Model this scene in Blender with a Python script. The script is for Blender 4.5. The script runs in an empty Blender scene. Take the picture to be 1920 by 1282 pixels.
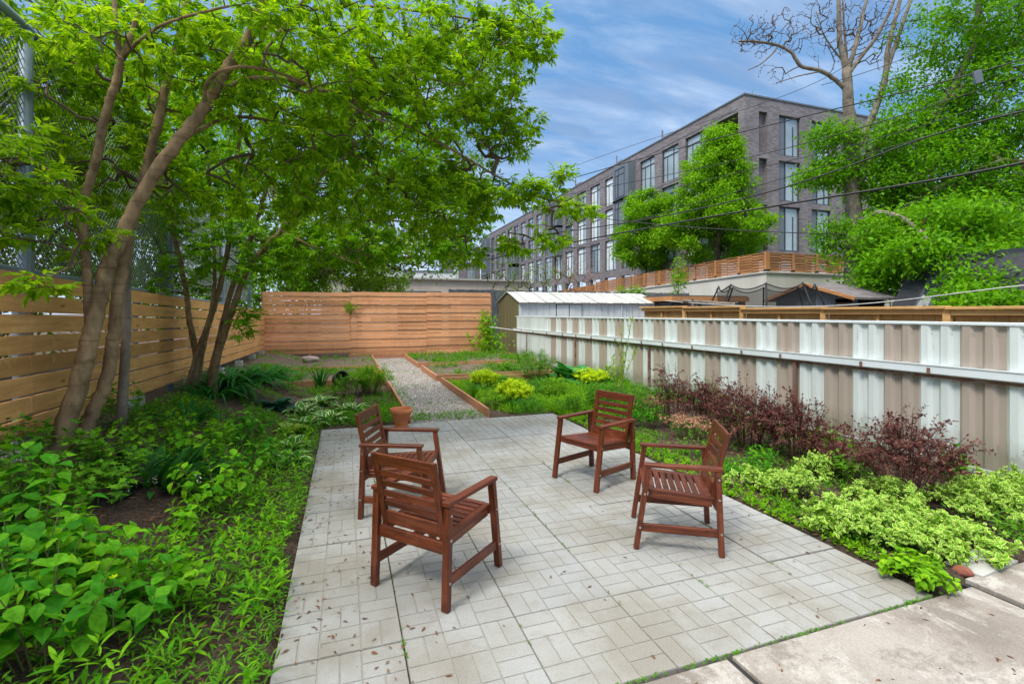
import bpy, bmesh, math, random
import numpy as np
from mathutils import Vector, Matrix
R = math.radians
scene = bpy.context.scene
COL = scene.collection

# ------------------------------------------------------------------ camera
F, CX, HZ, CH = 908.0, 960.0, 587.6, 1.64          # focal length in pixels of a 1920 frame, horizon row, eye height
TH = math.atan((960 - 647.6) / F)                   # the garden's long axis lies this far left of the view axis
ct, st = math.cos(TH), math.sin(TH)
cam = bpy.data.cameras.new("camera"); cam_o = bpy.data.objects.new("camera", cam); COL.objects.link(cam_o)
cam_o.location = (0, 0, CH); cam_o.rotation_euler = (R(90), 0, -TH)
cam.lens = F / 1920 * 36; cam.sensor_width = 36; cam.shift_y = -(641 - HZ) / 1920
cam.clip_start = 0.05; cam.clip_end = 2000
scene.camera = cam_o

# ------------------------------------------------------------------ sky, sun, exposure
SUN_EL, SUN_AZ = R(54), R(238)                      # azimuth clockwise from +Y: behind the viewer
world = bpy.data.worlds.new("World"); scene.world = world; world.use_nodes = True
def build_world():
    nt = world.node_tree; nt.nodes.clear(); N = nt.nodes.new; L = nt.links.new
    out = N('ShaderNodeOutputWorld'); bg = N('ShaderNodeBackground'); L(bg.outputs[0], out.inputs[0])
    sky = N('ShaderNodeTexSky'); sky.sky_type = 'NISHITA'; sky.sun_disc = False
    sky.sun_elevation = SUN_EL; sky.sun_rotation = SUN_AZ; sky.air_density = 1.0; sky.dust_density = 1.2; sky.ozone_density = 1.6
    tc = N('ShaderNodeTexCoord'); sep = N('ShaderNodeSeparateXYZ'); L(tc.outputs['Generated'], sep.inputs[0])
    zz = N('ShaderNodeMath'); zz.operation = 'ADD'; zz.inputs[1].default_value = 0.16; L(sep.outputs[2], zz.inputs[0])
    zm = N('ShaderNodeMath'); zm.operation = 'MAXIMUM'; zm.inputs[1].default_value = 0.05; L(zz.outputs[0], zm.inputs[0])
    dv = []
    for i in (0, 1):
        m = N('ShaderNodeMath'); m.operation = 'DIVIDE'; L(sep.outputs[i], m.inputs[0]); L(zm.outputs[0], m.inputs[1]); dv.append(m)
    cmb = N('ShaderNodeCombineXYZ'); L(dv[0].outputs[0], cmb.inputs[0]); L(dv[1].outputs[0], cmb.inputs[1])
    mp = N('ShaderNodeMapping'); mp.inputs['Rotation'].default_value = (0, 0, R(28)); mp.inputs['Scale'].default_value = (0.75, 2.3, 1)
    L(cmb.outputs[0], mp.inputs[0])
    n1 = N('ShaderNodeTexNoise'); n1.inputs['Scale'].default_value = 1.9; n1.inputs['Detail'].default_value = 10; n1.inputs['Roughness'].default_value = 0.62
    n1.inputs['Distortion'].default_value = 0.5; L(mp.outputs[0], n1.inputs['Vector'])
    cr = N('ShaderNodeMapRange'); cr.inputs[1].default_value = 0.40; cr.inputs[2].default_value = 0.64; cr.inputs[3].default_value = 0.08; cr.inputs[4].default_value = 0.8
    L(n1.outputs[0], cr.inputs[0])
    # cloud colour: lavender grey with paler streaks
    n2 = N('ShaderNodeTexNoise'); n2.inputs['Scale'].default_value = 2.6; n2.inputs['Detail'].default_value = 6; L(mp.outputs[0], n2.inputs['Vector'])
    cc = N('ShaderNodeValToRGB'); L(n2.outputs[0], cc.inputs[0])
    cc.color_ramp.elements[0].position = .38; cc.color_ramp.elements[0].color = (1.8, 2.6, 4.1, 1)
    cc.color_ramp.elements[1].position = .66; cc.color_ramp.elements[1].color = (3.9, 4.8, 6.2, 1)
    hs = N('ShaderNodeMix'); hs.data_type = 'RGBA'; hs.inputs[0].default_value = 0.62
    hs.inputs[7].default_value = (0.7, 2.3, 4.8, 1); L(sky.outputs[0], hs.inputs[6])
    mx = N('ShaderNodeMix'); mx.data_type = 'RGBA'; L(cr.outputs[0], mx.inputs[0]); L(hs.outputs[2], mx.inputs[6]); L(cc.outputs[0], mx.inputs[7])
    # pale band of far cloud low down
    hz = N('ShaderNodeMapRange'); hz.interpolation_type = 'SMOOTHSTEP'
    hz.inputs[1].default_value = 0.02; hz.inputs[2].default_value = 0.34; hz.inputs[3].default_value = 0.8; hz.inputs[4].default_value = 0.0
    L(sep.outputs[2], hz.inputs[0])
    m3 = N('ShaderNodeMix'); m3.data_type = 'RGBA'; L(hz.outputs[0], m3.inputs[0]); L(mx.outputs[2], m3.inputs[6]); m3.inputs[7].default_value = (4.6, 5.5, 6.7, 1)
    # unseen overhead band, added and made far brighter to raise the fill light
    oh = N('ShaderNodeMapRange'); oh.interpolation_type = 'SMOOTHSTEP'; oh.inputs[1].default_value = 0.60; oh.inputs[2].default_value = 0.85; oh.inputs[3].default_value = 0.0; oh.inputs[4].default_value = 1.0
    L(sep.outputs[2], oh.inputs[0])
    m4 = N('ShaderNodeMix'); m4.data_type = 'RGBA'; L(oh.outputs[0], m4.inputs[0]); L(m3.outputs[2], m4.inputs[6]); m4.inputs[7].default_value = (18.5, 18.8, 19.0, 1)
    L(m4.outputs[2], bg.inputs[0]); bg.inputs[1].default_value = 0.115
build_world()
sun = bpy.data.lights.new("sun", 'SUN'); sun.energy = 1.8; sun.angle = R(12); sun.color = (1.0, 0.95, 0.87)
sun_o = bpy.data.objects.new("sun", sun); COL.objects.link(sun_o)
sd = Vector((math.sin(SUN_AZ) * math.cos(SUN_EL), math.cos(SUN_AZ) * math.cos(SUN_EL), math.sin(SUN_EL)))
sun_o.rotation_euler = (-sd).to_track_quat('-Z', 'Y').to_euler(); sun_o.location = sd * 60
scene.view_settings.view_transform = 'Standard'; scene.view_settings.look = 'None'
scene.view_settings.exposure = 0.6; scene.view_settings.gamma = 1
scene.cycles.max_bounces = 6; scene.cycles.transparent_max_bounces = 8
scene.cycles.use_denoising = True

# ------------------------------------------------------------------ measuring helpers (photo pixel -> place)
def ray(px, py):
    a, u = (px - CX) / F, (HZ - py) / F
    return Vector((a * ct + st, -a * st + ct, u))
CAM = Vector((0, 0, CH))
def P(px, py, d): return CAM + ray(px, py) * d
def G(px, py, z=0.0): return CAM + ray(px, py) * ((CH - z) * F / (py - HZ))
def atX(px, py, X): r = ray(px, py); return CAM + r * (X / r.x)
def atY(px, py, Y): r = ray(px, py); return CAM + r * (Y / r.y)

def smooth(a, b, x):
    t = np.clip((x - a) / (b - a), 0, 1); return t * t * (3 - 2 * t)
def hgt(X, Y):
    X = np.asarray(X, float); Y = np.asarray(Y, float)
    bank = smooth(-0.55, -2.3, X) * (0.47 - 0.20 * smooth(7, 15, Y))
    lump = 0.018 * np.sin(X * 3.1 + Y * 1.7) * np.sin(Y * 2.3 - X)
    inside = ((X > -0.36) & (X < 3.28) & (Y > 1.8) & (Y < 7.36)) | ((X > 0.9) & (X < 2.15) & (Y > 7.3) & (Y < 18.4)) | (Y < 1.9)
    sl = smooth(9, 13, X) * smooth(1, 6, Y) * 0.0
    return np.where(inside, -0.05, bank + lump * (X < 6.2) + 0.0 * sl)
def hz1(x, y): return float(hgt(x, y))

# ------------------------------------------------------------------ mesh builder
def nrm(a): return a / np.maximum(np.linalg.norm(a, axis=-1, keepdims=True), 1e-9)
class MB:
    def __init__(s): s.V = []; s.I = []; s.S = []; s.M = []; s.n = 0
    def raw(s, V, F, m=0):
        V = np.asarray(V, float); s.V.append(V)
        s.I.append(np.concatenate([np.asarray(f, int) for f in F]) + s.n)
        s.S.append(np.array([len(f) for f in F])); s.M.append(np.full(len(F), m) if np.isscalar(m) else np.asarray(m)); s.n += len(V)
        return s
    def box(s, a, b, m=0, T=None):
        x0, y0, z0 = a; x1, y1, z1 = b
        V = np.array([(x0,y0,z0),(x1,y0,z0),(x1,y1,z0),(x0,y1,z0),(x0,y0,z1),(x1,y0,z1),(x1,y1,z1),(x0,y1,z1)], float)
        if T is not None: V = np.array([tuple(T @ Vector(v)) for v in V])
        return s.raw(V, [(0,3,2,1),(4,5,6,7),(0,1,5,4),(1,2,6,5),(2,3,7,6),(3,0,4,7)], m)
    def bar(s, p, q, w, h, m=0, up=(0, 0, 1)):
        p, q = Vector(p), Vector(q); y = (q - p); L = y.length; y.normalize(); up = Vector(up)
        x = y.cross(up)
        if x.length < 1e-4: x = Vector((1, 0, 0))
        x.normalize(); z = x.cross(y)
        T = Matrix(((x.x, y.x, z.x, p.x), (x.y, y.y, z.y, p.y), (x.z, y.z, z.z, p.z), (0, 0, 0, 1)))
        return s.box((-w / 2, 0, -h / 2), (w / 2, L, h / 2), m, T)
    def tube(s, pts, rad, n=6, m=0, cap=True):
        pts = np.array([tuple(p) for p in pts], float); k = len(pts)
        rad = np.full(k, rad) if np.isscalar(rad) else np.asarray(rad, float)
        t = np.gradient(pts, axis=0) if k > 2 else np.repeat((pts[1] - pts[0])[None], 2, 0); t = nrm(t)
        ref = np.array([0.31, 0.17, 0.93]) if abs(t[0] @ np.array([0.31, 0.17, 0.93])) < .95 else np.array([1., 0, 0])
        u = nrm(np.cross(t, ref)); v = np.cross(t, u)
        a = np.arange(n) * 2 * np.pi / n
        ring = pts[:, None] + rad[:, None, None] * (np.cos(a)[None, :, None] * u[:, None] + np.sin(a)[None, :, None] * v[:, None])
        V = ring.reshape(-1, 3); Fc = []
        for i in range(k - 1):
            for j in range(n):
                b = i * n; c = (i + 1) * n; j2 = (j + 1) % n
                Fc.append((b + j, b + j2, c + j2, c + j))
        if cap: Fc.append(tuple(range(n))[::-1]); Fc.append(tuple((k - 1) * n + j for j in range(n)))
        return s.raw(V, Fc, m)
    def lathe(s, prof, n=24, m=0, c=(0, 0, 0)):
        V = []; Fc = []
        for r, z in prof:
            for j in range(n): V.append((c[0] + r * math.cos(2*math.pi*j/n), c[1] + r * math.sin(2*math.pi*j/n), c[2] + z))
        for i in range(len(prof) - 1):
            for j in range(n): Fc.append((i*n + j, i*n + (j+1) % n, (i+1)*n + (j+1) % n, (i+1)*n + j))
        return s.raw(V, Fc, m)
    def scat(s, tpl, pos, d, up, size, wid=None):
        V, Fc, M = tpl; V = np.asarray(V, float); pos = np.asarray(pos, float); N = len(pos)
        if N == 0: return s
        y = nrm(np.asarray(d, float)); x = np.cross(y, up); bad = np.linalg.norm(x, axis=1) < 1e-3; x[bad] = (1, 0, 0); x = nrm(x); z = np.cross(x, y)
        size = np.broadcast_to(np.asarray(size, float), (N,)); wid = np.ones(N) if wid is None else np.broadcast_to(wid, (N,))
        W = pos[:, None] + size[:, None, None] * (V[None, :, 0:1] * wid[:, None, None] * x[:, None] + V[None, :, 1:2] * y[:, None] + V[None, :, 2:3] * z[:, None])
        s.V.append(W.reshape(-1, 3)); nv = len(V)
        I = np.concatenate([np.asarray(f, int) for f in Fc])
        s.I.append((I[None] + np.arange(N)[:, None] * nv + s.n).reshape(-1))
        s.S.append(np.tile([len(f) for f in Fc], N)); s.M.append(np.tile(M, N)); s.n += N * nv
        return s
    def build(s, name, mats, parent=None, smooth=False, bevel=0, loc=None):
        me = bpy.data.meshes.new(name)
        V = np.concatenate(s.V); I = np.concatenate(s.I); S = np.concatenate(s.S); M = np.concatenate(s.M)
        if loc is not None: V = V - np.array(tuple(loc))
        me.vertices.add(len(V)); me.vertices.foreach_set("co", V.astype(np.float32).ravel())
        me.loops.add(len(I)); me.loops.foreach_set("vertex_index", I.astype(np.int32))
        me.polygons.add(len(S)); st_ = np.concatenate([[0], np.cumsum(S)[:-1]])
        me.polygons.foreach_set("loop_start", st_.astype(np.int32)); me.polygons.foreach_set("loop_total", S.astype(np.int32))
        me.polygons.foreach_set("material_index", M.astype(np.int32))
        me.polygons.foreach_set("use_smooth", np.full(len(S), bool(smooth)))
        me.update(calc_edges=True); me.validate()
        for m in (mats if isinstance(mats, (list, tuple)) else [mats]): me.materials.append(m)
        if bevel:
            bm = bmesh.new(); bm.from_mesh(me)
            bmesh.ops.bevel(bm, geom=bm.edges[:], offset=bevel, segments=2 if bevel > .006 else 1, affect='EDGES', profile=.7)
            bm.to_mesh(me); bm.free()
        o = bpy.data.objects.new(name, me); COL.objects.link(o)
        if parent: o.parent = parent; o.matrix_parent_inverse = Matrix.Translation(-wloc(parent))
        if loc is not None: o.location = loc
        return o
def wloc(o):                                        # where a part's frame stands when shapes are given in place
    if o.parent is None: return Vector(o.location)
    return Vector(o.location) + o.matrix_parent_inverse.to_translation() + wloc(o.parent)
def tag(o, label=None, cat=None, group=None, kind=None):
    if label: o['label'] = label
    if cat: o['category'] = cat
    if group: o['group'] = group
    if kind: o['kind'] = kind
    return o
def empty(name, loc, label, cat, group=None, rz=0):
    o = bpy.data.objects.new(name, None); COL.objects.link(o); o.location = loc; o.rotation_euler = (0, 0, rz); o.empty_display_size = .1
    return tag(o, label, cat, group)
def copy_tree(o, parent=None):
    c = o.copy(); COL.objects.link(c); c.parent = parent
    for ch in list(o.children): copy_tree(ch, c)
    return c

# ------------------------------------------------------------------ materials
def newmat(name):
    m = bpy.data.materials.new(name); m.use_nodes = True; nt = m.node_tree
    return m, nt, nt.nodes['Principled BSDF'], nt.nodes['Material Output']
def ramp(nt, src, stops):
    r = nt.nodes.new('ShaderNodeValToRGB'); e = r.color_ramp.elements
    while len(e) < len(stops): e.new(.5)
    for i, (p, c) in enumerate(stops): e[i].position = p; e[i].color = (*c, 1)
    nt.links.new(src, r.inputs[0]); return r.outputs[0]
def tex(nt, scale=5, detail=4, rough=.5, stretch=(1, 1, 1), coord='Object', kind='noise', dist=0):
    tc = nt.nodes.new('ShaderNodeTexCoord'); mp = nt.nodes.new('ShaderNodeMapping'); mp.inputs['Scale'].default_value = stretch
    nt.links.new(tc.outputs[coord], mp.inputs[0])
    if kind == 'noise':
        t = nt.nodes.new('ShaderNodeTexNoise'); t.inputs['Scale'].default_value = scale; t.inputs['Detail'].default_value = detail
        t.inputs['Roughness'].default_value = rough; t.inputs['Distortion'].default_value = dist
    else:
        t = nt.nodes.new('ShaderNodeTexVoronoi'); t.inputs['Scale'].default_value = scale
    nt.links.new(mp.outputs[0], t.inputs['Vector']); return t
def mix(nt, fac, a, b, mode='MIX'):
    m = nt.nodes.new('ShaderNodeMix'); m.data_type = 'RGBA'; m.blend_type = mode
    for i, v in ((0, fac), (6, a), (7, b)):
        if hasattr(v, 'links'): nt.links.new(v, m.inputs[i])
        elif i == 0: m.inputs[0].default_value = v
        else: m.inputs[i].default_value = (*v, 1)
    return m.outputs[2]
def mth(nt, op, a, b=None):
    m = nt.nodes.new('ShaderNodeMath'); m.operation = op
    for i, v in ((0, a), (1, b)):
        if v is None: continue
        if hasattr(v, 'links'): nt.links.new(v, m.inputs[i])
        else: m.inputs[i].default_value = v
    return m.outputs[0]
def island(nt):
    g = nt.nodes.new('ShaderNodeNewGeometry'); return g.outputs['Random Per Island']
def bump(nt, bs, h, strength=.3, dist=.01):
    b = nt.nodes.new('ShaderNodeBump'); b.inputs['Strength'].default_value = strength; b.inputs['Distance'].default_value = dist
    nt.links.new(h, b.inputs['Height']); nt.links.new(b.outputs[0], bs.inputs['Normal'])
def paint(name, c1, c2=None, scale=6, rough=.6, stretch=(1, 1, 1), bmp=.15, metal=0, spec=.5, isl=.0, detail=6, bdist=.004, bscale=None):
    m, nt, bs, out = newmat(name)
    c2 = c2 or tuple(x * .8 for x in c1)
    t = tex(nt, scale, detail, .6, stretch)
    c = ramp(nt, t.outputs[0], [(.35, c1), (.68, c2)])
    if isl:
        v = ramp(nt, island(nt), [(0, (1 - isl,) * 3), (1, (1 + isl * .5,) * 3)])
        c = mix(nt, 1.0, c, v, 'MULTIPLY')
    nt.links.new(c, bs.inputs['Base Color']); bs.inputs['Roughness'].default_value = rough; bs.inputs['Metallic'].default_value = metal
    bs.inputs['Specular IOR Level'].default_value = spec
    if bmp:
        t2 = tex(nt, bscale or scale * 6, 5, .6, stretch); bump(nt, bs, t2.outputs[0], bmp, bdist)
    return m
def leafmat(name, cols, trans=.35, rough=.6, spec=.13, tint=(1.25, 1.15, .5)):
    """one random tone per leaf, some light passing through the blade"""
    m, nt, bs, out = newmat(name)
    n = len(cols); r = ramp(nt, island(nt), [(i / (n - 1), c) for i, c in enumerate(cols)])
    lt = tex(nt, 45, 3, .6); r = mix(nt, 1.0, r, ramp(nt, lt.outputs[0], [(.36, (.74, .78, .7)), (.5, (1, 1, 1)), (.64, (1.2, 1.12, 1.05))]), 'MULTIPLY')
    nt.links.new(r, bs.inputs['Base Color']); bs.inputs['Roughness'].default_value = rough; bs.inputs['Specular IOR Level'].default_value = spec
    tr = nt.nodes.new('ShaderNodeBsdfTranslucent'); nt.links.new(mix(nt, 1.0, r, tint, 'MULTIPLY'), tr.inputs[0])
    ms = nt.nodes.new('ShaderNodeMixShader'); ms.inputs[0].default_value = trans
    nt.links.new(bs.outputs[0], ms.inputs[1]); nt.links.new(tr.outputs[0], ms.inputs[2]); nt.links.new(ms.outputs[0], out.inputs[0])
    return m
def woodmat(name, c1, c2, axis=0, isl=.25, rough=.65, knots=True, spec=.3, grain=1.0, obj=0):
    """sawn boards: grain drawn out along one axis, a tone per board, some knots"""
    m, nt, bs, out = newmat(name)
    s = [14, 14, 14]; s[axis] = 1.0
    t = tex(nt, 1.6 * grain, 7, .62, tuple(s), dist=.6)
    c = ramp(nt, t.outputs[0], [(.3, c2), (.5, tuple((a + b) / 2 for a, b in zip(c1, c2))), (.66, c1)])
    if knots:
        s2 = [2.2, 2.2, 5.0]; s2[axis] = 1.5
        k = tex(nt, 1.0, kind='vor', stretch=tuple(s2)); kc = ramp(nt, k.outputs['Distance'], [(.035, (.28, .17, .1)), (.085, (1, 1, 1))])
        c = mix(nt, .75, c, kc, 'MULTIPLY')
    lg = tex(nt, .9, 3, .5); c = mix(nt, .5, c, ramp(nt, lg.outputs[0], [(.3, (.7, .68, .68)), (.7, (1.12, 1.1, 1.08))]), 'MULTIPLY')
    v = ramp(nt, island(nt), [(0, (1 - isl, 1 - isl * 1.1, 1 - isl * 1.25)), (.5, (1, 1, 1)), (1, (1 + isl * .35,) * 3)])
    c = mix(nt, 1.0, c, v, 'MULTIPLY')
    oi = nt.nodes.new('ShaderNodeObjectInfo'); c = c if not obj else mix(nt, 1.0, c, ramp(nt, oi.outputs['Random'], [(0, (.80, .78, .76)), (.5, (1, 1, 1)), (1, (1.16, 1.2, 1.25))]), 'MULTIPLY')
    w = tex(nt, 5, 7, .7); c = mix(nt, ramp(nt, w.outputs[0], [(.55, (0, 0, 0)), (.68, (.32,) * 3)]), c, tuple(min(1, x * 1.5 + .03) for x in c1))
    nt.links.new(c, bs.inputs['Base Color']); bs.inputs['Specular IOR Level'].default_value = spec
    nt.links.new(mth(nt, 'ADD', mth(nt, 'MULTIPLY', w.outputs[0], .4), rough - .2), bs.inputs['Roughness'])
    bump(nt, bs, t.outputs[0], .25, .004)
    return m
M = {}
M['cedar'] = woodmat('cedar_boards', (.88, .44, .22), (.70, .33, .15), 0, .28)
M['cedar_side'] = woodmat('fence_boards', (.84, .46, .17), (.60, .29, .10), 1, .28)
M['cedar_bed'] = woodmat('bed_boards', (.50, .24, .13), (.34, .15, .08), 0, .25)
M['slatwood'] = woodmat('slat_boards', (.62, .30, .12), (.42, .19, .07), 1, .25, knots=False)
M['pine'] = woodmat('pine_boards', (.66, .40, .16), (.50, .27, .09), 1, .2)
M['grey_wood'] = woodmat('grey_boards', (.23, .25, .27), (.13, .145, .16), 2, .3, knots=False)
for _a, _n in enumerate(('chair_x', 'chair', 'chair_z')): M[_n] = woodmat('stained_wood', (.185, .043, .014), (.042, .0100, .0045), _a, .30, rough=.42, knots=False, spec=.40, grain=2.6, obj=1)
M['post_grey'] = paint('galvanised_steel', (.24, .31, .36), (.17, .23, .27), 4, .45, metal=.3, bmp=.05)
M['wire'] = paint('fence_wire', (.12, .14, .14), (.08, .09, .09), 10, .5, metal=.3, bmp=0)
M['concrete'] = paint('cast_concrete', (.46, .45, .41), (.34, .33, .30), 1.2, .85, bmp=.2)
M['retaining'] = paint('retaining_concrete', (.72, .69, .60), (.56, .53, .45), .5, .85, stretch=(1, 1, .35), bmp=.1)
def whitemetal(name, c, dirt):
    m, nt, bs, out = newmat(name)
    t = tex(nt, 2.2, 8, .7, (5, 5, .55)); t2 = tex(nt, 9, 6, .75)
    c1 = mix(nt, ramp(nt, t.outputs[0], [(.46, (0, 0, 0)), (.74, (.4,) * 3)]), c, tuple(a * b for a, b in zip(c, dirt)))
    c2 = mix(nt, ramp(nt, t2.outputs[0], [(.66, (0, 0, 0)), (.72, (.8,) * 3)]), c1, (.22, .17, .12))
    v = ramp(nt, island(nt), [(0, (.86, .86, .85)), (1, (1.04, 1.04, 1.04))]); c2 = mix(nt, 1.0, c2, v, 'MULTIPLY')
    # splashed soil and green film rising from the ground, run marks from the rail, with ragged edges
    g = nt.nodes.new('ShaderNodeNewGeometry'); sp = nt.nodes.new('ShaderNodeSeparateXYZ'); nt.links.new(g.outputs['Position'], sp.inputs[0])
    e = tex(nt, 7, 7, .75, (1, 1, .35)); lo = mth(nt, 'ADD', mth(nt, 'MULTIPLY', sp.outputs[2], 1.5), mth(nt, 'MULTIPLY', e.outputs[0], -.62))
    c2 = mix(nt, ramp(nt, lo, [(.0, (.6,) * 3), (.05, (.35,) * 3), (.30, (0, 0, 0))]), c2, (.20, .20, .13))
    rs = tex(nt, 6, 5, .7, (3.5, 3.5, .22)); c2 = mix(nt, ramp(nt, rs.outputs[0], [(.63, (0, 0, 0)), (.72, (.5,) * 3)]), c2, (.30, .19, .11))
    nt.links.new(c2, bs.inputs['Base Color']); bs.inputs['Roughness'].default_value = .42; bs.inputs['Specular IOR Level'].default_value = .4
    t3 = tex(nt, 3, 2); bump(nt, bs, t3.outputs[0], .12, .01)
    return m
M['white_metal'] = whitemetal('white_sheet_metal', (.68, .73, .71), (.72, .74, .66))
M['beige_metal'] = whitemetal('beige_sheet_metal', (.43, .36, .30), (.8, .8, .75))
M['white_trim'] = whitemetal('white_trim', (.70, .76, .77), (.8, .8, .75))
M['rail_white'] = paint('rail_paint', (.80, .86, .88), (.68, .74, .76), 3, .4, stretch=(1, .4, 1), bmp=.03)
M['olive_metal'] = paint('olive_sheet_metal', (.20, .165, .065), (.16, .13, .05), 2, .5, stretch=(1, 1, .3), bmp=.05)
M['roof_metal'] = paint('pale_roof_metal', (.60, .60, .55), (.46, .455, .40), 1.6, .45, bmp=.05, isl=.1)
M['shed_white'] = paint('shed_white_metal', (.80, .83, .82), (.66, .68, .66), 2.5, .5, stretch=(3, 3, .4), bmp=.05)
M['rust'] = paint('rusted_steel', (.16, .055, .03), (.30, .22, .18), 9, .8, bmp=.3)
M['rust_light'] = paint('grey_rusty_steel', (.20, .17, .15), (.20, .07, .035), 4, .7, bmp=.2)
M['terracotta'] = paint('terracotta', (.66, .205, .07), (.50, .155, .055), 5, .75, bmp=.08)
M['black_plastic'] = paint('black_plastic', (.012, .012, .012), (.02, .02, .02), 5, .5, bmp=0)
M['steel'] = paint('bolt_steel', (.6, .58, .55), None, 5, .3, metal=.9, bmp=0)
def barkmat(name, c1, c2, k=1.0):
    m, nt, bs, out = newmat(name)
    t = tex(nt, 7 * k, 9, .7, (1, 1, .45), dist=.5); r_ = tex(nt, 3.2 * k, 3, .5, (.35, .35, 7), dist=.8); l = tex(nt, 16 * k, 6, .75, (1, 1, 2.2))
    c = ramp(nt, t.outputs[0], [(.36, c1), (.62, c2)])
    c = mix(nt, .75, c, ramp(nt, r_.outputs[0], [(.34, (.62, .58, .54)), (.40, (1, 1, 1)), (.62, (1.1, 1.08, 1.04))]), 'MULTIPLY')
    c = mix(nt, ramp(nt, l.outputs[0], [(.60, (0, 0, 0)), (.67, (.5,) * 3)]), c, (.30, .30, .24))
    nt.links.new(c, bs.inputs['Base Color']); bs.inputs['Roughness'].default_value = .92; bs.inputs['Specular IOR Level'].default_value = .2
    hgt_ = mix(nt, .45, t.outputs[0], r_.outputs[0]); bump(nt, bs, hgt_, .5, .012); return m
M['bark'] = barkmat('tree_bark', (.13, .085, .045), (.33, .225, .125))
M['bark_grey'] = barkmat('grey_bark', (.13, .105, .08), (.28, .235, .185), .6)
M['twig'] = paint('twig_bark', (.075, .05, .03), (.13, .09, .05), 9, .9, bmp=0)
M['stem'] = paint('green_stem', (.10, .16, .03), (.16, .10, .05), 9, .7, bmp=0)
M['purple_stem'] = paint('purple_stem', (.10, .03, .025), (.06, .02, .02), 9, .8, bmp=0)
M['maple'] = leafmat('boxelder_leaf', [(.19, .40, .008), (.14, .34, .008), (.28, .50, .010), (.38, .58, .015), (.21, .43, .010)], .58)
M['maple_b'] = leafmat('boxelder_leaf_deep', [(.12, .34, .008), (.17, .41, .010), (.25, .49, .012), (.13, .35, .010)], .52)
M['bgtree'] = leafmat('far_leaf', [(.12, .28, .014), (.19, .37, .02), (.27, .44, .025)], .4)
M['bright'] = leafmat('bright_leaf', [(.14, .36, .008), (.21, .46, .010), (.28, .54, .015), (.10, .28, .008)], .4)
M['bigtree'] = leafmat('street_maple_leaf', [(.09, .29, .006), (.15, .40, .008), (.21, .48, .010), (.055, .20, .006)], .42)
M['conifer'] = leafmat('dark_needle', [(.008, .022, .014), (.018, .045, .022)], .1)
M['hydrangea'] = leafmat('broad_leaf', [(.03, .19, .007), (.06, .27, .009), (.11, .37, .012), (.16, .44, .016)], .38)
M['weed'] = leafmat('weed_leaf', [(.06, .22, .009), (.10, .30, .012), (.17, .40, .018), (.05, .17, .012)], .35)
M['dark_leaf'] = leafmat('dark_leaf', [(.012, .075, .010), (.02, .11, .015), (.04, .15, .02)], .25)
M['grassm'] = leafmat('grass_blade', [(.04, .18, .012), (.07, .25, .016), (.11, .32, .02)], .35)
M['strap'] = leafmat('strap_leaf', [(.012, .12, .02), (.025, .17, .025), (.04, .21, .02)], .3)
M['hosta_in'] = leafmat('hosta_green', [(.05, .22, .02), (.08, .27, .03)], .25)
M['cream'] = leafmat('cream_margin', [(.62, .70, .30), (.75, .80, .48)], .2, tint=(1, 1, .8))
M['blue_hosta'] = leafmat('blue_hosta', [(.03, .13, .09), (.05, .17, .10)], .15)
M['euon_in'] = leafmat('euonymus_green', [(.14, .38, .02), (.20, .45, .03)], .25)
M['euon_m'] = leafmat('euonymus_margin', [(.58, .70, .13), (.74, .80, .27)], .25, tint=(1, 1, .7))
M['barberry'] = leafmat('barberry_leaf', [(.075, .022, .024), (.12, .042, .036), (.20, .09, .065), (.05, .016, .017)], .2, tint=(1.4, .7, .6))
M['spirea'] = leafmat('golden_leaf', [(.50, .70, .008), (.66, .82, .012), (.36, .60, .008)], .35, tint=(1.1, 1, .4))
M['fern'] = leafmat('feathery_leaf', [(.08, .26, .014), (.14, .36, .02)], .3)
M['rhubarb'] = leafmat('crinkled_leaf', [(.035, .20, .05), (.05, .26, .065), (.08, .30, .07)], .2)
M['sedum'] = leafmat('dusty_pink_flower', [(.48, .23, .17), (.60, .34, .24), (.38, .20, .10)], .2, tint=(1, .9, .8))
M['willow'] = leafmat('pale_shoot_leaf', [(.28, .45, .05), (.38, .52, .09), (.20, .38, .04)], .35)
M['dry'] = leafmat('dry_leaf', [(.16, .07, .035), (.24, .11, .05), (.10, .045, .03), (.30, .17, .09)], .1, tint=(1, .9, .7))
M['keys'] = leafmat('hanging_seeds', [(.28, .10, .03), (.36, .17, .05)], .3, tint=(1, .8, .5))
def soilmat(name, c1, c2, chips=True):
    m, nt, bs, out = newmat(name)
    t = tex(nt, 3, 8, .7); t2 = tex(nt, 55, 6, .7)
    c = mix(nt, .6, ramp(nt, t.outputs[0], [(.3, c1), (.7, c2)]), ramp(nt, t2.outputs[0], [(.35, tuple(x * .45 for x in c1)), (.62, tuple(min(1, x * 1.9) for x in c2))]))
    nt.links.new(c, bs.inputs['Base Color']); bs.inputs['Roughness'].default_value = .95; bs.inputs['Specular IOR Level'].default_value = .15
    t3 = tex(nt, 20, 9, .8); bump(nt, bs, t3.outputs[0], 1.0, .06)
    return m
M['soil'] = soilmat('garden_soil', (.055, .036, .026), (.125, .088, .064))
M['bed_soil'] = soilmat('bed_soil', (.12, .085, .065), (.17, .13, .10))
rng = np.random.default_rng(7); random.seed(7)
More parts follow.
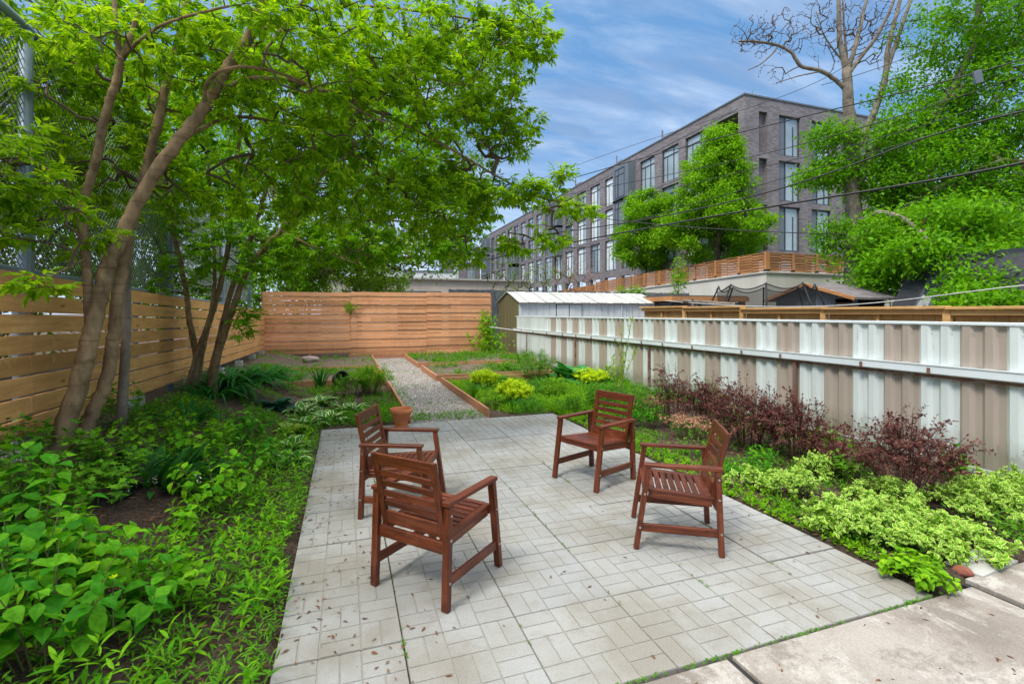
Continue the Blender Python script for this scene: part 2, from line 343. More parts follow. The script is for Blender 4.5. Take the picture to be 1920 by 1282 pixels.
# ------------------------------------------------------------------ ground, patio, walkway, gravel path
def grid(xs, ys):
    X, Y = np.meshgrid(xs, ys, indexing='ij'); Z = hgt(X, Y)
    V = np.stack([X, Y, Z], -1).reshape(-1, 3); n, k = len(xs), len(ys)
    i, j = np.meshgrid(np.arange(n - 1), np.arange(k - 1), indexing='ij'); a = (i * k + j).ravel()
    return V, np.stack([a, a + k, a + k + 1, a + 1], -1)
xs = np.concatenate([np.linspace(-400, -12, 12), np.linspace(-8, -4, 8), np.arange(-3.6, 6.6, .075), np.linspace(7.5, 21, 16), [40, 90, 400]])
ys = np.concatenate([[-60, -10], np.arange(-2, 19, .09), np.linspace(20, 60, 10), [100, 200, 900]])
V, Fq = grid(xs, ys)
V[:, 2] += np.where((V[:, 0] > -4) & (V[:, 0] < 6.6) & (V[:, 2] > -.04), rng.normal(0, .007, len(V)), 0)
tag(MB().raw(V, Fq).build('ground', M['soil'], smooth=True), kind='structure')

# paving: 6 x 9 slabs, each cast as a basket weave of bricks
PX0, PX1, PY0, PY1 = -.32, 3.24, 1.87, 7.32
pw, pl = (PX1 - PX0) / 6, (PY1 - PY0) / 9
def pavmat():
    m, nt, bs, out = newmat('paving_concrete')
    tc = nt.nodes.new('ShaderNodeTexCoord'); sp = nt.nodes.new('ShaderNodeSeparateXYZ'); nt.links.new(tc.outputs['Object'], sp.inputs[0])
    fx = mth(nt, 'FLOOR', mth(nt, 'DIVIDE', mth(nt, 'SUBTRACT', sp.outputs[0], PX0), pw)); fy = mth(nt, 'FLOOR', mth(nt, 'DIVIDE', mth(nt, 'SUBTRACT', sp.outputs[1], PY0), pl))
    cb = nt.nodes.new('ShaderNodeCombineXYZ'); nt.links.new(fx, cb.inputs[0]); nt.links.new(fy, cb.inputs[1])
    wn = nt.nodes.new('ShaderNodeTexWhiteNoise'); wn.noise_dimensions = '3D'; nt.links.new(cb.outputs[0], wn.inputs[0])
    base = ramp(nt, wn.outputs[0], [(0, (.305, .297, .27)), (.5, (.30, .295, .272)), (1, (.288, .287, .272))])
    l = tex(nt, 1.7, 6, .6); c = mix(nt, 1, base, ramp(nt, l.outputs[0], [(.38, (.84, .80, .74)), (.5, (1, 1, 1)), (.6, (1.08, 1.10, 1.14))]), 'MULTIPLY')
    s = tex(nt, 120, 4, .8); c = mix(nt, .8, c, ramp(nt, s.outputs[0], [(.32, (.72, .70, .68)), (.5, (1, 1, 1)), (.7, (1.12, 1.1, 1.08))]), 'MULTIPLY')
    st2 = tex(nt, 5.5, 8, .75, dist=.4); c = mix(nt, ramp(nt, st2.outputs[0], [(.54, (0, 0, 0)), (.64, (.55,) * 3)]), c, (.24, .22, .18))
    v = ramp(nt, island(nt), [(0, (.965, .965, .96)), (1, (1.03, 1.03, 1.03))]); c = mix(nt, 1, c, v, 'MULTIPLY')
    nt.links.new(c, bs.inputs['Base Color']); bs.inputs['Roughness'].default_value = .85; bs.inputs['Specular IOR Level'].default_value = .25
    bump(nt, bs, s.outputs[0], .35, .003); return m
M['paving'] = pavmat()
M['groove'] = paint('paving_groove', (.29, .275, .235), (.24, .225, .19), 9, .95, bmp=.2)
pv = MB()
for i in range(6):
    for j in range(9):
        x0, y0 = PX0 + i * pw, PY0 + j * pl; zt = random.uniform(-.003, .003); tx, ty = random.uniform(-.003, .003), random.uniform(-.003, .003)
        sh = random.uniform(-.0012, .0012); e = .0026
        T = Matrix(((1, 0, 0, x0 + pw / 2 + sh), (0, 1, 0, y0 + pl / 2), (tx, ty, 1, zt), (0, 0, 0, 1)))
        a, b = pw / 2 - e, pl / 2 - e * 1.4
        pv.box((-a, -b, -.05), (a, b, -.004), 1, T)
        off = (i + j) % 2; cw, cl = 2 * a / 3, 2 * b / 3
        for u in range(3):
            for v in range(3):
                bx, by = -a + u * cw, -b + v * cl
                for h in (0, 1):
                    if (u + v + off) % 2: q = (bx + h * cw / 2, by, bx + (h + 1) * cw / 2, by + cl)
                    else: q = (bx, by + h * cl / 2, bx + cw, by + (h + 1) * cl / 2)
                    g = .0022; c = .0022; x_0, y_0, x_1, y_1 = q[0] + g * (q[0] > -a + .01), q[1] + g * (q[1] > -b + .01), q[2] - g * (q[2] < a - .01), q[3] - g * (q[3] < b - .01)
                    Vb = [(x_0, y_0, -.0075), (x_1, y_0, -.0075), (x_1, y_1, -.0075), (x_0, y_1, -.0075), (x_0 + c, y_0 + c, 0), (x_1 - c, y_0 + c, 0), (x_1 - c, y_1 - c, 0), (x_0 + c, y_1 - c, 0)]
                    pv.raw([tuple(T @ Vector(w)) for w in Vb], [(4, 5, 6, 7), (0, 1, 5, 4), (1, 2, 6, 5), (2, 3, 7, 6), (3, 0, 4, 7)], 0)
tag(pv.build('patio', [M['paving'], M['groove']]), kind='structure')

def walkmat():
    m, nt, bs, out = newmat('old_concrete')
    l = tex(nt, .9, 7, .65); c = ramp(nt, l.outputs[0], [(.38, (.22, .19, .16)), (.5, (.30, .262, .225)), (.6, (.37, .335, .295))])
    w = tex(nt, 2.3, 10, .78, dist=.7); c = mix(nt, ramp(nt, w.outputs[0], [(.50, (0, 0, 0)), (.58, (.8,) * 3)]), c, (.47, .44, .395))
    d = tex(nt, 3.6, 9, .75); c = mix(nt, ramp(nt, d.outputs[0], [(.52, (0, 0, 0)), (.62, (.65,) * 3)]), c, (.17, .14, .115))
    s = tex(nt, 150, 5, .8); c = mix(nt, .9, c, ramp(nt, s.outputs[0], [(.32, (.6, .58, .56)), (.5, (1, 1, 1)), (.7, (1.22, 1.2, 1.18))]), 'MULTIPLY')
    nt.links.new(c, bs.inputs['Base Color']); bs.inputs['Roughness'].default_value = .9; bs.inputs['Specular IOR Level'].default_value = .2
    hh = mix(nt, .35, s.outputs[0], w.outputs[0]); bump(nt, bs, hh, .5, .006); return m
M['walk'] = walkmat()
wk = MB()
for (x0, x1, zt, y1) in ((-6, .0, 0, 1.845), (.012, 1.715, .0, 1.845), (1.75, 3.555, .004, 1.85), (3.60, 5.6, .014, 1.91)):
    wk.box((x0, -6, -.12), (x1, y1, zt))
wo = wk.build('concrete_walkway', M['walk'], bevel=.008); tag(wo, kind='structure')
tag(MB().box((3.557, -6, -.1), (3.598, 1.9, -.012)).box((1.716, -6, -.1), (1.749, 1.84, -.014)).build('walkway_joint', M['black_plastic']), kind='structure')

def gravmat():
    m, nt, bs, out = newmat('gravel')
    t = tex(nt, 62, kind='vor'); sp = nt.nodes.new('ShaderNodeSeparateColor'); nt.links.new(t.outputs['Color'], sp.inputs[0])
    c = ramp(nt, sp.outputs[0], [(0, (.17, .14, .12)), (.35, (.36, .31, .27)), (.8, (.50, .46, .42)), (1, (.75, .72, .70))])
    l = tex(nt, 2, 5); c = mix(nt, .7, c, ramp(nt, l.outputs[0], [(.35, (.7, .66, .6)), (.6, (1.05, 1.05, 1.05))]), 'MULTIPLY')
    nt.links.new(c, bs.inputs['Base Color']); bs.inputs['Roughness'].default_value = .9
    b = mth(nt, 'SUBTRACT', 1.0, t.outputs['Distance']); bump(nt, bs, b, .9, .02); return m
M['gravel'] = gravmat()
M['stone'] = paint('loose_stone', (.45, .41, .36), (.22, .19, .165), 30, .85, bmp=0, isl=.6)
tag(MB().box((.93, 7.33, -.06), (2.14, 18.28, .0)).build('gravel_path', M['gravel']), kind='structure')
ot = ([(1, 0, 0), (-.9, .1, 0), (0, 1, .1), (0, -.8, 0), (.1, 0, .6), (0, .1, -.5)], [(0, 2, 4), (2, 1, 4), (1, 3, 4), (3, 0, 4)], [0] * 4)
n = 15000; yy = 7.36 + 10.8 * rng.random(n) ** 1.5; xx = rng.uniform(.98, 2.1, n)
a = rng.uniform(0, 6.28, n); d = np.stack([np.cos(a), np.sin(a), rng.normal(0, .3, n)], -1)
st_ = MB().scat(ot, np.stack([xx, yy, np.full(n, .003)], -1), d, np.stack([rng.normal(0, .4, n), rng.normal(0, .4, n), np.ones(n)], -1), rng.uniform(.006, .015, n))
tag(st_.build('loose_gravel', M['stone']), 'small grey stones lying loose on the gravel path', 'gravel', kind='stuff')

# ------------------------------------------------------------------ slatted cedar fences
def boards_x(mb, x0, x1, y, th, z0, z1, pitch, gap, joints, tone=0, jit=.002):
    z = z1
    while z - pitch > z0 - pitch * .5:
        xs_ = [x0] + sorted(j for j in joints if x0 + .3 < j < x1 - .3) + [x1]
        for a, b in zip(xs_[:-1], xs_[1:]):
            dy = random.uniform(-jit, jit); dz = random.uniform(-.003, .003)
            mb.box((a + .002, y - th / 2 + dy, z - pitch + gap + dz), (b - .002, y + th / 2 + dy, z + dz), tone)
        z -= pitch
BY = 18.42
bf = empty('wood_fence', (1.4, BY, 0), 'orange cedar fence of close horizontal boards across the far end of the garden', 'fence')
xb = [-2.66, .17, 2.91, 5.44]; zb = [.27, .12, .14]
for k in range(3):
    mb = MB(); zt = 2.39 + .028 * k
    z = zt; bi = 0
    while z > zb[k] + .08:
        j = random.uniform(xb[k] + .4, xb[k + 1] - .4); split = random.random() < .45
        for a, b in (((xb[k], j), (j, xb[k + 1])) if split else ((xb[k], xb[k + 1]),)):
            dy = random.uniform(-.003, .003) + (.024 if bi % 2 else 0); mb.box((a + .002, BY - .013 + dy, z - .143), (b - .002, BY + .010 + dy, z - random.uniform(0, .004)))
        z -= .1555; bi += 1
    mb.build('board_panel', M['cedar'], bf, bevel=.003)
for x in (-2.66, -1.2, .17, 1.5, 2.91, 4.2, 5.44):
    MB().box((x - .045, BY + .045, 0), (x + .045, BY + .12, 2.36)).build('post', M['cedar'], bf)
MB().box((.93, BY - .14, -.03), (2.1, BY - .10, .13)).build('kick_board', M['cedar_bed'], bf)

# left fence: runs down the side with a chain-link fence on top of it
def lfx(y): return -2.39 + (y - 4) * (-.24 / 14.4)
def lfz(y): return 1.965 + (y - 4.4) * (-.245 / 14)        # top edge
lf = empty('wood_fence', (lfx(4), 4, .5), 'long orange plank fence with open gaps down the left side behind the trees', 'fence')
ypost = [-1.2, .9, 2.9, 4.94, 7.35, 9.8, 12.1, 14.3, 16.4, 18.4]
# measured: board joints in the photo stand at Y 4.9 and 9
for k in range(len(ypost) - 1):
    y0, y1 = ypost[k], ypost[k + 1]; mb = MB()
    for r in range(8):
        za, zb_ = lfz(y0) - r * .1640, lfz(y1) - r * .1640
        j = random.uniform(-.003, .003)
        p, q = Vector((lfx(y0) + j, y0 + .004, za - .071)), Vector((lfx(y1) + j, y1 - .004, zb_ - .071))
        mb.bar(p, q, .026, .143)
    mb.build('board_panel', M['cedar_side'], lf, bevel=.003)
for y in ypost:
    MB().tube([(lfx(y) - .07, y, hz1(lfx(y), y) - .1), (lfx(y) - .07, y, lfz(y) - .02)], .03, 10).build('post', M['post_grey'], lf)
    g = hz1(lfx(y), y); MB().box((lfx(y) - .15, y - .09, g - .1), (lfx(y) + .01, y + .09, g + .12)).build('post_footing', M['concrete'], lf, bevel=.01)
cl = empty('chain_link_fence', (lfx(4) - .1, 4, 2), 'tall grey chain link fence rising above the left plank fence', 'fence')
CLX = -.14; ztop = 4.15
for y in (1.4, 5.2, 8.97, 12.75, 16.5):
    MB().tube([(lfx(y) + CLX, y, .2), (lfx(y) + CLX, y, 4.02)], .047, 12).build('post', M['post_grey'], cl, smooth=True)
    MB().lathe([(.0, .30), (.03, .27), (.052, .19), (.056, .02), (.07, .0)], 12, c=(lfx(y) + CLX, y, lfz(y) + .02)).build('post_sleeve', M['post_grey'], cl)
MB().tube([(lfx(-2) + CLX, -2, lfz(-2) + .035), (lfx(18) + CLX, 18, lfz(18) + .035)], .035, 10).build('bottom_rail', M['post_grey'], cl, smooth=True)
MB().tube([(lfx(-2) + CLX, -2, 4.05), (lfx(18) + CLX, 18, 4.05)], .036, 10).build('top_rail', M['post_grey'], cl, smooth=True)
# woven wire: two families of slanting wires
wm = MB(); z0, z1 = 2.0, 4.03
Y = np.arange(-1.5, 16, .074)
for s in (1, -1):
    A, B = [], []
    for y in Y:
        ya = y; yb = y + s * (z1 - z0)
        A.append((lfx(ya) + CLX + .002 * s, ya, z0)); B.append((lfx(yb) + CLX + .002 * s, yb, z1))
    A = np.array(A); B = np.array(B); d = B - A; L = np.linalg.norm(d, axis=1)
    st3 = ([(-.5, 0, -.4), (.5, 0, -.4), (0, 0, .6), (-.5, 1, -.4), (.5, 1, -.4), (0, 1, .6)], [(0, 1, 4, 3), (1, 2, 5, 4), (2, 0, 3, 5)], [0] * 3)
    Vt = np.array(st3[0]); y_ = nrm(d); x_ = nrm(np.cross(y_, (1, .02, 0))); z_ = np.cross(x_, y_)
    W = A[:, None] + Vt[None, :, 0:1] * .006 * x_[:, None] + Vt[None, :, 1:2] * d[:, None] + Vt[None, :, 2:3] * .006 * z_[:, None]
    for w in W: wm.raw(w, st3[1])
wm.build('wire_mesh', M['wire'], cl)

# ------------------------------------------------------------------ corrugated metal fence on the right
FX = 6.27
wf = empty('metal_fence', (FX, 8, 0), 'white and beige striped corrugated metal fence with a white gutter rail along it', 'fence')
def corr(mb, y0, y1, z0, z1, pitch, depth, m=0):
    n = max(1, round((y1 - y0) / pitch)); p = (y1 - y0) / n; pts = []
    for i in range(n):
        b = y0 + i * p
        pts += [(b, 0), (b + p * .30, 0), (b + p * .47, depth), (b + p * .80, depth), (b + p, 0)]
    V = []; Fc = []
    for (y, dx) in pts: V += [(FX - dx, y, z0), (FX - dx, y, z1)]
    for i in range(len(pts) - 1):
        if pts[i + 1][0] - pts[i][0] > 1e-6: Fc.append((2 * i, 2 * i + 1, 2 * i + 3, 2 * i + 2))
    mb.raw(V, Fc, m)
y = 1.02; k = 0
while y < 14.45:
    mb = MB(); w = .3915
    corr(mb, y, y + w - .001, -.02, 1.52, w / 2, .034)
    if k % 2: mb.build('beige_panel', M['beige_metal'], wf)
    else: mb.build('white_panel', M['white_metal'], wf)
    y += w; k += 1
mb = MB(); corr(mb, y, 17.55, 0, 1.53, .155, .05); mb.build('white_panel', M['white_metal'], wf)
MB().box((FX - .045, -1, 1.515), (FX + .03, 8, 1.548)).box((FX - .045, 8.004, 1.515), (FX + .03, 17.7, 1.545)).build('top_cap', M['rail_white'], wf, bevel=.004)
g = MB(); prof = [(0, .962), (-.060, .962), (-.080, .975), (-.080, 1.05), (-.088, 1.06), (-.088, 1.072), (-.06, 1.072), (-.06, 1.06), (0, 1.06)]
Vg = [(FX - .022 + dx, yy_, z) for yy_ in (-1, 17.8) for dx, z in prof]; npf = len(prof)
g.raw(Vg, [(i, i + 1, npf + i + 1, npf + i) for i in range(npf - 1)]); g.build('gutter_rail', M['rail_white'], wf)
MB().box((FX - .062, -1, .925), (FX - .022, 17.8, .960)).build('rusty_angle', M['rust'], wf)
for yy_ in (2.55, 5.35, 8.95, 12.5, 16.4):
    MB().box((FX - .075, yy_ - .022, -.05), (FX - .024, yy_ + .022, .925)).build('rusty_post', M['rust_light'] if yy_ < 7 else M['rust'], wf)
yy_ = 1.6
while yy_ < 17:
    MB().box((FX - .125, yy_ - .013, .965), (FX - .108, yy_ + .013, 1.035)).box((FX - .108, yy_ - .010, .965), (FX - .062, yy_ + .010, .975)).build('clip', M['rust_light'], wf)
    yy_ += random.choice((.75, 1.1, .9, 1.2))
MB().box((FX - .10, -1, -.05), (FX - .06, 17.5, .045)).build('base_board', M['white_trim'], wf)

sc_ = MB(); y = 1.07
while y < 14.4:
    for z in (1.455, .90, .30): sc_.box((FX - .0385 if z == .3 else FX - .040, y - .0045, z - .0045), (FX - .030, y + .0045, z + .0045))
    y += .1957
sc_.build('screws', M['rust_light'], wf)
# new pine fence of the neighbour just behind it
pf = empty('pine_fence', (7.8, 6, 0), 'new yellow pine fence standing close behind the striped metal fence', 'fence')
yy_ = .65; k = 0; heights = []
while yy_ < 10:
    zt = 1.665 + .012 * yy_ if yy_ > 7 else 1.675 + .006 * yy_
    MB().box((7.70, yy_, -.05), (7.79, yy_ + .09, zt)).build('post', M['pine'], pf, bevel=.004)
    if yy_ + 1.8 < 11.6:
        MB().box((7.66, yy_ + .05, zt + .002), (7.83, yy_ + 1.84, zt + .042)).build('cap_rail', M['pine'], pf, bevel=.004)
        MB().box((7.705, yy_ + .092, zt - .075), (7.745, yy_ + 1.798, zt - .002)).build('rail', M['pine'], pf, bevel=.004)
        mb = MB(); q = yy_ + .09
        for i in range(12): mb.box((7.80, q + .003, .05), (7.82, q + .139, zt - .006)); q += .142
        mb.build('board_panel', M['pine'], pf)
    MB().box((7.75, yy_ + .95, .0), (7.79, yy_ + .99, zt - .01)).build('mid_stud', M['pine'], pf)
    yy_ += 1.8

# ------------------------------------------------------------------ raised beds beside the gravel path
def bed(x0, x1, y0, y1, label, sides='fblr', zt=.15, soil=True, name='raised_bed'):
    r = empty(name, ((x0 + x1) / 2, (y0 + y1) / 2, 0), label, 'raised bed', 'raised beds along the gravel path'); t = .04
    jj = lambda: random.uniform(-.006, .006)
    if 'f' in sides: MB().box((x0 + t, y0, -.05), (x1 - t, y0 + t, zt + jj())).build('front_board', M['cedar_bed'], r, bevel=.003)
    if 'b' in sides: MB().box((x0 + t, y1 - t, -.05), (x1 - t, y1, zt + jj())).build('back_board', M['cedar_bed'], r, bevel=.003)
    if 'l' in sides: MB().box((x0, y0, -.05), (x0 + t - .002, y1, zt + jj())).build('side_board', M['cedar_bed'], r, bevel=.003)
    if 'r' in sides: MB().box((x1 - t + .002, y0, -.05), (x1, y1, zt + jj())).build('side_board', M['cedar_bed'], r, bevel=.003)
    if soil:
        xs_ = np.linspace(x0 + t, x1 - t, max(3, int((x1 - x0) / .12))); ys_ = np.linspace(y0 + t, y1 - t, max(3, int((y1 - y0) / .12)))
        X, Y_ = np.meshgrid(xs_, ys_, indexing='ij'); Z = zt - .05 + rng.normal(0, .009, X.shape) + .02 * np.sin(X * 2 + Y_)
        if x0 < -1: Z = np.maximum(Z, hgt(X, Y_) + .012)
        kk = len(ys_); i, j = np.meshgrid(np.arange(len(xs_) - 1), np.arange(kk - 1), indexing='ij'); a = (i * kk + j).ravel()
        MB().raw(np.stack([X, Y_, Z], -1).reshape(-1, 3), np.stack([a, a + kk, a + kk + 1, a + 1], -1)).build('bed_soil', M['bed_soil'], r, smooth=True)
    return r
bed(-2.5, .92, 14.5, 18.25, 'raised cedar bed of bare soil holding a rock, by the far fence', 'flr')
bed(-2.1, .90, 11.65, 14.2, 'weedy raised cedar bed left of the path, in front of the bed with the rock', 'fblr')
bed(-1.2, .94, 7.36, 11.45, 'low edging board of the shady left bed where the path starts', 'r', zt=.10, soil=False)
bed(2.06, 5.9, 14.68, 18.2, 'raised cedar bed right of the path against the far fence', 'fblr')
bed(2.08, 5.3, 11.7, 14.2, 'middle raised cedar bed right of the path, behind the yellow shrubs', 'fblr')
bed(2.12, 6.0, 7.36, 11.3, 'open cedar frame right of the path around the yellow shrubs', 'bl', zt=.14, soil=False)

# ------------------------------------------------------------------ metal shed in the far right corner
M['panel_gap'] = paint('shadow_gap', (.10, .10, .10), None, 4, .8, bmp=0)  # dark grey stands in for shade in the panel seams and round the doors
sh = empty('metal_shed', (9.7, 19.5, 0), 'low metal garden shed with pale ribbed roof, white front and olive gable end', 'shed')
SX0, SX1, SY0, SY1, SE, SR = 6.55, 12.95, 18.15, 20.95, 2.13, 2.56
ym = (SY0 + SY1) / 2
def gable(x, f=1):
    V = []; Fc = []; n = 14
    ys_ = np.linspace(SY0, SY1, n * 2 + 1)
    for i, y in enumerate(ys_):
        zt = SE + (SR - SE) * (1 - abs(y - ym) / (SY1 - ym)) - .02; dx = .012 * (i % 2)
        V += [(x - dx, y, 0), (x - dx, y, zt)]
    for i in range(2 * n): Fc.append((2 * i, 2 * i + 1, 2 * i + 3, 2 * i + 2))
    return V, Fc
MB().raw(*gable(SX0)).build('gable_wall', M['olive_metal'], sh)
MB().raw(*gable(SX1)).build('gable_wall', M['olive_metal'], sh)
fw = MB(); x = SX0 + .13; k = 0
while x < SX1 - .05:
    w = min(.30, SX1 - x); fw.box((x, SY0 + .004 * (k % 2), 0), (x + w - .014, SY0 + .03, SE - .01)); x += w; k += 1
fw.build('front_wall', M['shed_white'], sh); MB().box((SX0 + .1, SY0 + .034, 0), (SX1, SY0 + .04, SE - .015)).build('seam_shade_sheet', M['panel_gap'], sh)
MB().box((SX0 - .01, SY0 - .02, 0), (SX0 + .11, SY0 + .03, SE)).build('corner_trim', M['white_trim'], sh)
MB().box((8.14, SY0 - .006, .05), (9.34, SY0 - .002, SE - .03)).build('door_frame_gap', M['panel_gap'], sh)
for x in (8.18, 8.76):
    MB().box((x, SY0 - .03, .1), (x + .54, SY0 - .008, SE - .13)).build('door', M['shed_white'], sh, bevel=.004)
MB().box((8.1, SY0 - .04, SE - .11), (9.4, SY0 - .008, SE - .05)).build('door_track', M['white_trim'], sh)
MB().tube([(11.2, SY0 - .05, 0), (11.2, SY0 - .05, SE)], .025, 8).build('downpipe', M['white_trim'], sh)
MB().box((SX0, SY1 - .03, 0), (SX1, SY1, SE)).build('back_wall', M['shed_white'], sh)
for s in (1, -1):
    rf = MB(); x = SX0 - .06; nr = 17; w = (SX1 + .2 - x) / nr
    ye = (SY0 - .14) if s == 1 else (SY1 + .2); ze = SE - .05
    for i in range(nr):
        a, b = x + i * w, x + (i + 1) * w - .01; lo = random.uniform(-.03, .04)
        lift = .010 * (i % 2)
        P0 = [(a, ye + lo * -s, ze + lift), (b, ye + lo * -s, ze + lift), (b, ym, SR + lift), (a, ym, SR + lift)]
        rf.raw(P0 + [(p[0], p[1], p[2] - .012) for p in P0], [(0, 1, 2, 3), (7, 6, 5, 4), (0, 4, 5, 1), (1, 5, 6, 2), (3, 2, 6, 7), (0, 3, 7, 4)])
        rf.bar((a, ye, ze + .014 + lift), (a, ym, SR + .014 + lift), .03, .03)
    rf.build('roof', M['roof_metal'], sh)
# ------------------------------------------------------------------ terrace, retaining wall, slatted fence on it
M['turf'] = paint('turf', (.05, .11, .02), (.09, .13, .03), 6, .9, bmp=.3)
TX, TY = 21.4, 20.2
def tz(y): return 3.86 - (y - TY) * .026
tv = [(TX + .02, TY + .02, tz(TY)), (120, TY + .02, tz(TY)), (TX + .02, 95, tz(60)), (120, 95, tz(60)), (TX + .02, TY + .02, -.5), (120, TY + .02, -.5), (TX + .02, 95, -.5), (120, 95, -.5), (TX + .02, 60, tz(60)), (120, 60, tz(60)), (TX + .02, 60, -.5)]
tag(MB().raw(tv, [(0, 1, 9, 8), (8, 9, 3, 2), (4, 5, 1, 0), (4, 0, 8, 10), (10, 8, 2, 6)]).build('terrace_ground', M['turf']), kind='structure')
rw = empty('retaining_wall', (TX, TY, 0), 'long pale concrete retaining wall under the slatted terrace fence', 'wall')
def slope_wall(x0, y0, x1, y1, w, f):
    return
Vw = []
for (y, z) in ((TY - .0, tz(TY)), (60, tz(60))): Vw += [(TX - .28, y - (.28 if y < 30 else 0), 0), (TX, y, 0), (TX, y, z), (TX - .28, y - (.28 if y < 30 else 0), z)]
MB().raw(Vw, [(0, 4, 7, 3), (3, 7, 6, 2), (0, 3, 2, 1), (4, 5, 6, 7)]).build('long_face', M['retaining'], rw)
MB().raw([(TX - .28, TY - .28, 0), (60, TY - .28, 0), (60, TY - .28, tz(TY)), (TX - .28, TY - .28, tz(TY)), (60, TY, 0), (60, TY, tz(TY)), (TX, TY, tz(TY))], [(0, 1, 2, 3), (3, 2, 5, 6)]).build('end_face', M['retaining'], rw)
for a, b in (((TX - .32, TY - .32), (TX - .32, 60)), ((TX - .32, TY - .32), (60, TY - .32))):
    MB().bar((a[0], a[1], tz(a[1]) - .03), (b[0], b[1], tz(b[1]) - .03), .09, .07).build('coping', M['retaining'], rw)
def slat_fence(p0, p1, npan, h, label, zf, group='slatted fences on the terrace', double=True):
    p0, p1 = Vector((*p0, 0)), Vector((*p1, 0)); r = empty('slatted_fence', (p0.x, p0.y, zf(p0.y)), label, 'fence', group)
    dirv = (p1 - p0).normalized(); nv = Vector((-dirv.y, dirv.x, 0))
    m = M['slatwood']
    for i in range(npan + 1):
        q = p0.lerp(p1, i / npan); z = zf(q.y)
        MB().box((q.x - .06, q.y - .06, z + .10), (q.x + .06, q.y + .06, z + h + .04)).build('post', m, r)
        MB().box((q.x - .075, q.y - .075, z), (q.x + .075, q.y + .075, z + .14)).build('post_shoe', M['black_plastic'], r)
        if i == npan: break
        q2 = p0.lerp(p1, (i + 1) / npan); z2 = zf(q2.y); mb = MB(); n = 13
        for s in range(n):
            # boards woven over and under the middle batten
            zz = .09 + (h - .08) * s / n; f = .02 if s % 2 else -.02
            mid = q.lerp(q2, .5)
            for a, za, b, zb_, sg in ((q, z, mid, (z + z2) / 2, 1), (mid, (z + z2) / 2, q2, z2, -1)):
                o = nv * f * sg
                mb.bar(a + o + Vector((0, 0, za + zz)), b + o + Vector((0, 0, zb_ + zz)), .018, .064)
        mb.bar(q.lerp(q2, .5) + Vector((0, 0, (z + z2) / 2 + .05)), q.lerp(q2, .5) + Vector((0, 0, (z + z2) / 2 + h)), .05, .012, up=(nv.x, nv.y, 0))
        mb.bar(q + Vector((0, 0, z + h + .01)), q2 + Vector((0, 0, z2 + h + .01)), .09, .03)
        mb.build('slat_panel', m, r)
slat_fence((TX - .12, TY - .12), (TX - .12, 38.6), 10, 1.04, 'woven cedar slat fence on the long retaining wall beside the street trees', tz)
slat_fence((TX - .12, 38.75), (TX - .12, 46.5), 5, .86, 'lower step of the woven slat fence at the far end of the retaining wall', lambda y: tz(y) - .02)
slat_fence((TX + .03, TY - .12), (30.2, TY - .12), 5, 1.04, 'woven cedar slat fence facing the garden, left of the big maple trunk', tz)

# ------------------------------------------------------------------ brick apartment building
def brickmat():
    m, nt, bs, out = newmat('dark_brick')
    tc = nt.nodes.new('ShaderNodeTexCoord'); sp = nt.nodes.new('ShaderNodeSeparateXYZ'); nt.links.new(tc.outputs['Object'], sp.inputs[0])
    u = mth(nt, 'ADD', sp.outputs[0], sp.outputs[1]); cb = nt.nodes.new('ShaderNodeCombineXYZ'); nt.links.new(u, cb.inputs[0]); nt.links.new(sp.outputs[2], cb.inputs[1])
    b = nt.nodes.new('ShaderNodeTexBrick'); nt.links.new(cb.outputs[0], b.inputs[0]); b.inputs['Scale'].default_value = 1; b.inputs['Brick Width'].default_value = .29; b.inputs['Row Height'].default_value = .075
    b.inputs['Mortar Size'].default_value = .006; b.inputs['Color1'].default_value = (.165, .14, .145, 1); b.inputs['Color2'].default_value = (.27, .25, .25, 1); b.inputs['Mortar'].default_value = (.16, .145, .145, 1)
    t = tex(nt, .7, 5); c = mix(nt, .8, b.outputs[0], ramp(nt, t.outputs[0], [(.3, (.8, .78, .8)), (.7, (1.15, 1.12, 1.15))]), 'MULTIPLY')
    nt.links.new(c, bs.inputs['Base Color']); bs.inputs['Roughness'].default_value = .85; return m
M['brick'] = brickmat()
M['panel'] = paint('grey_panel', (.16, .19, .215), (.13, .155, .18), 1, .5, bmp=0)
M['panel_dark'] = paint('dark_panel', (.05, .06, .07), (.04, .045, .055), 1, .5, bmp=0)
def glassmat(name, c, rough=.06, spec=1.0):
    m, nt, bs, out = newmat(name); t = tex(nt, .8, 3)
    nt.links.new(ramp(nt, t.outputs[0], [(.35, c), (.65, tuple(x * 1.35 for x in c))]), bs.inputs['Base Color']); bs.inputs['Roughness'].default_value = rough; bs.inputs['Specular IOR Level'].default_value = spec
    bs.inputs['Coat Weight'].default_value = .6; bs.inputs['Coat Roughness'].default_value = .03; return m
M['glass'] = glassmat('window_glass', (.30, .36, .38))
M['blind'] = glassmat('blind_behind_glass', (.62, .66, .64))
M['glass_mid'] = glassmat('room_behind_glass', (.12, .15, .16))
M['glass_dark'] = glassmat('dark_glass', (.02, .025, .03))
BX, BYc, BZ, BB = 24.1, 24.4, 15.6, 3.0
ab = empty('apartment_building', (BX, BYc, BB), 'four storey dark brick apartment block with tall grey framed windows behind the street trees', 'building')
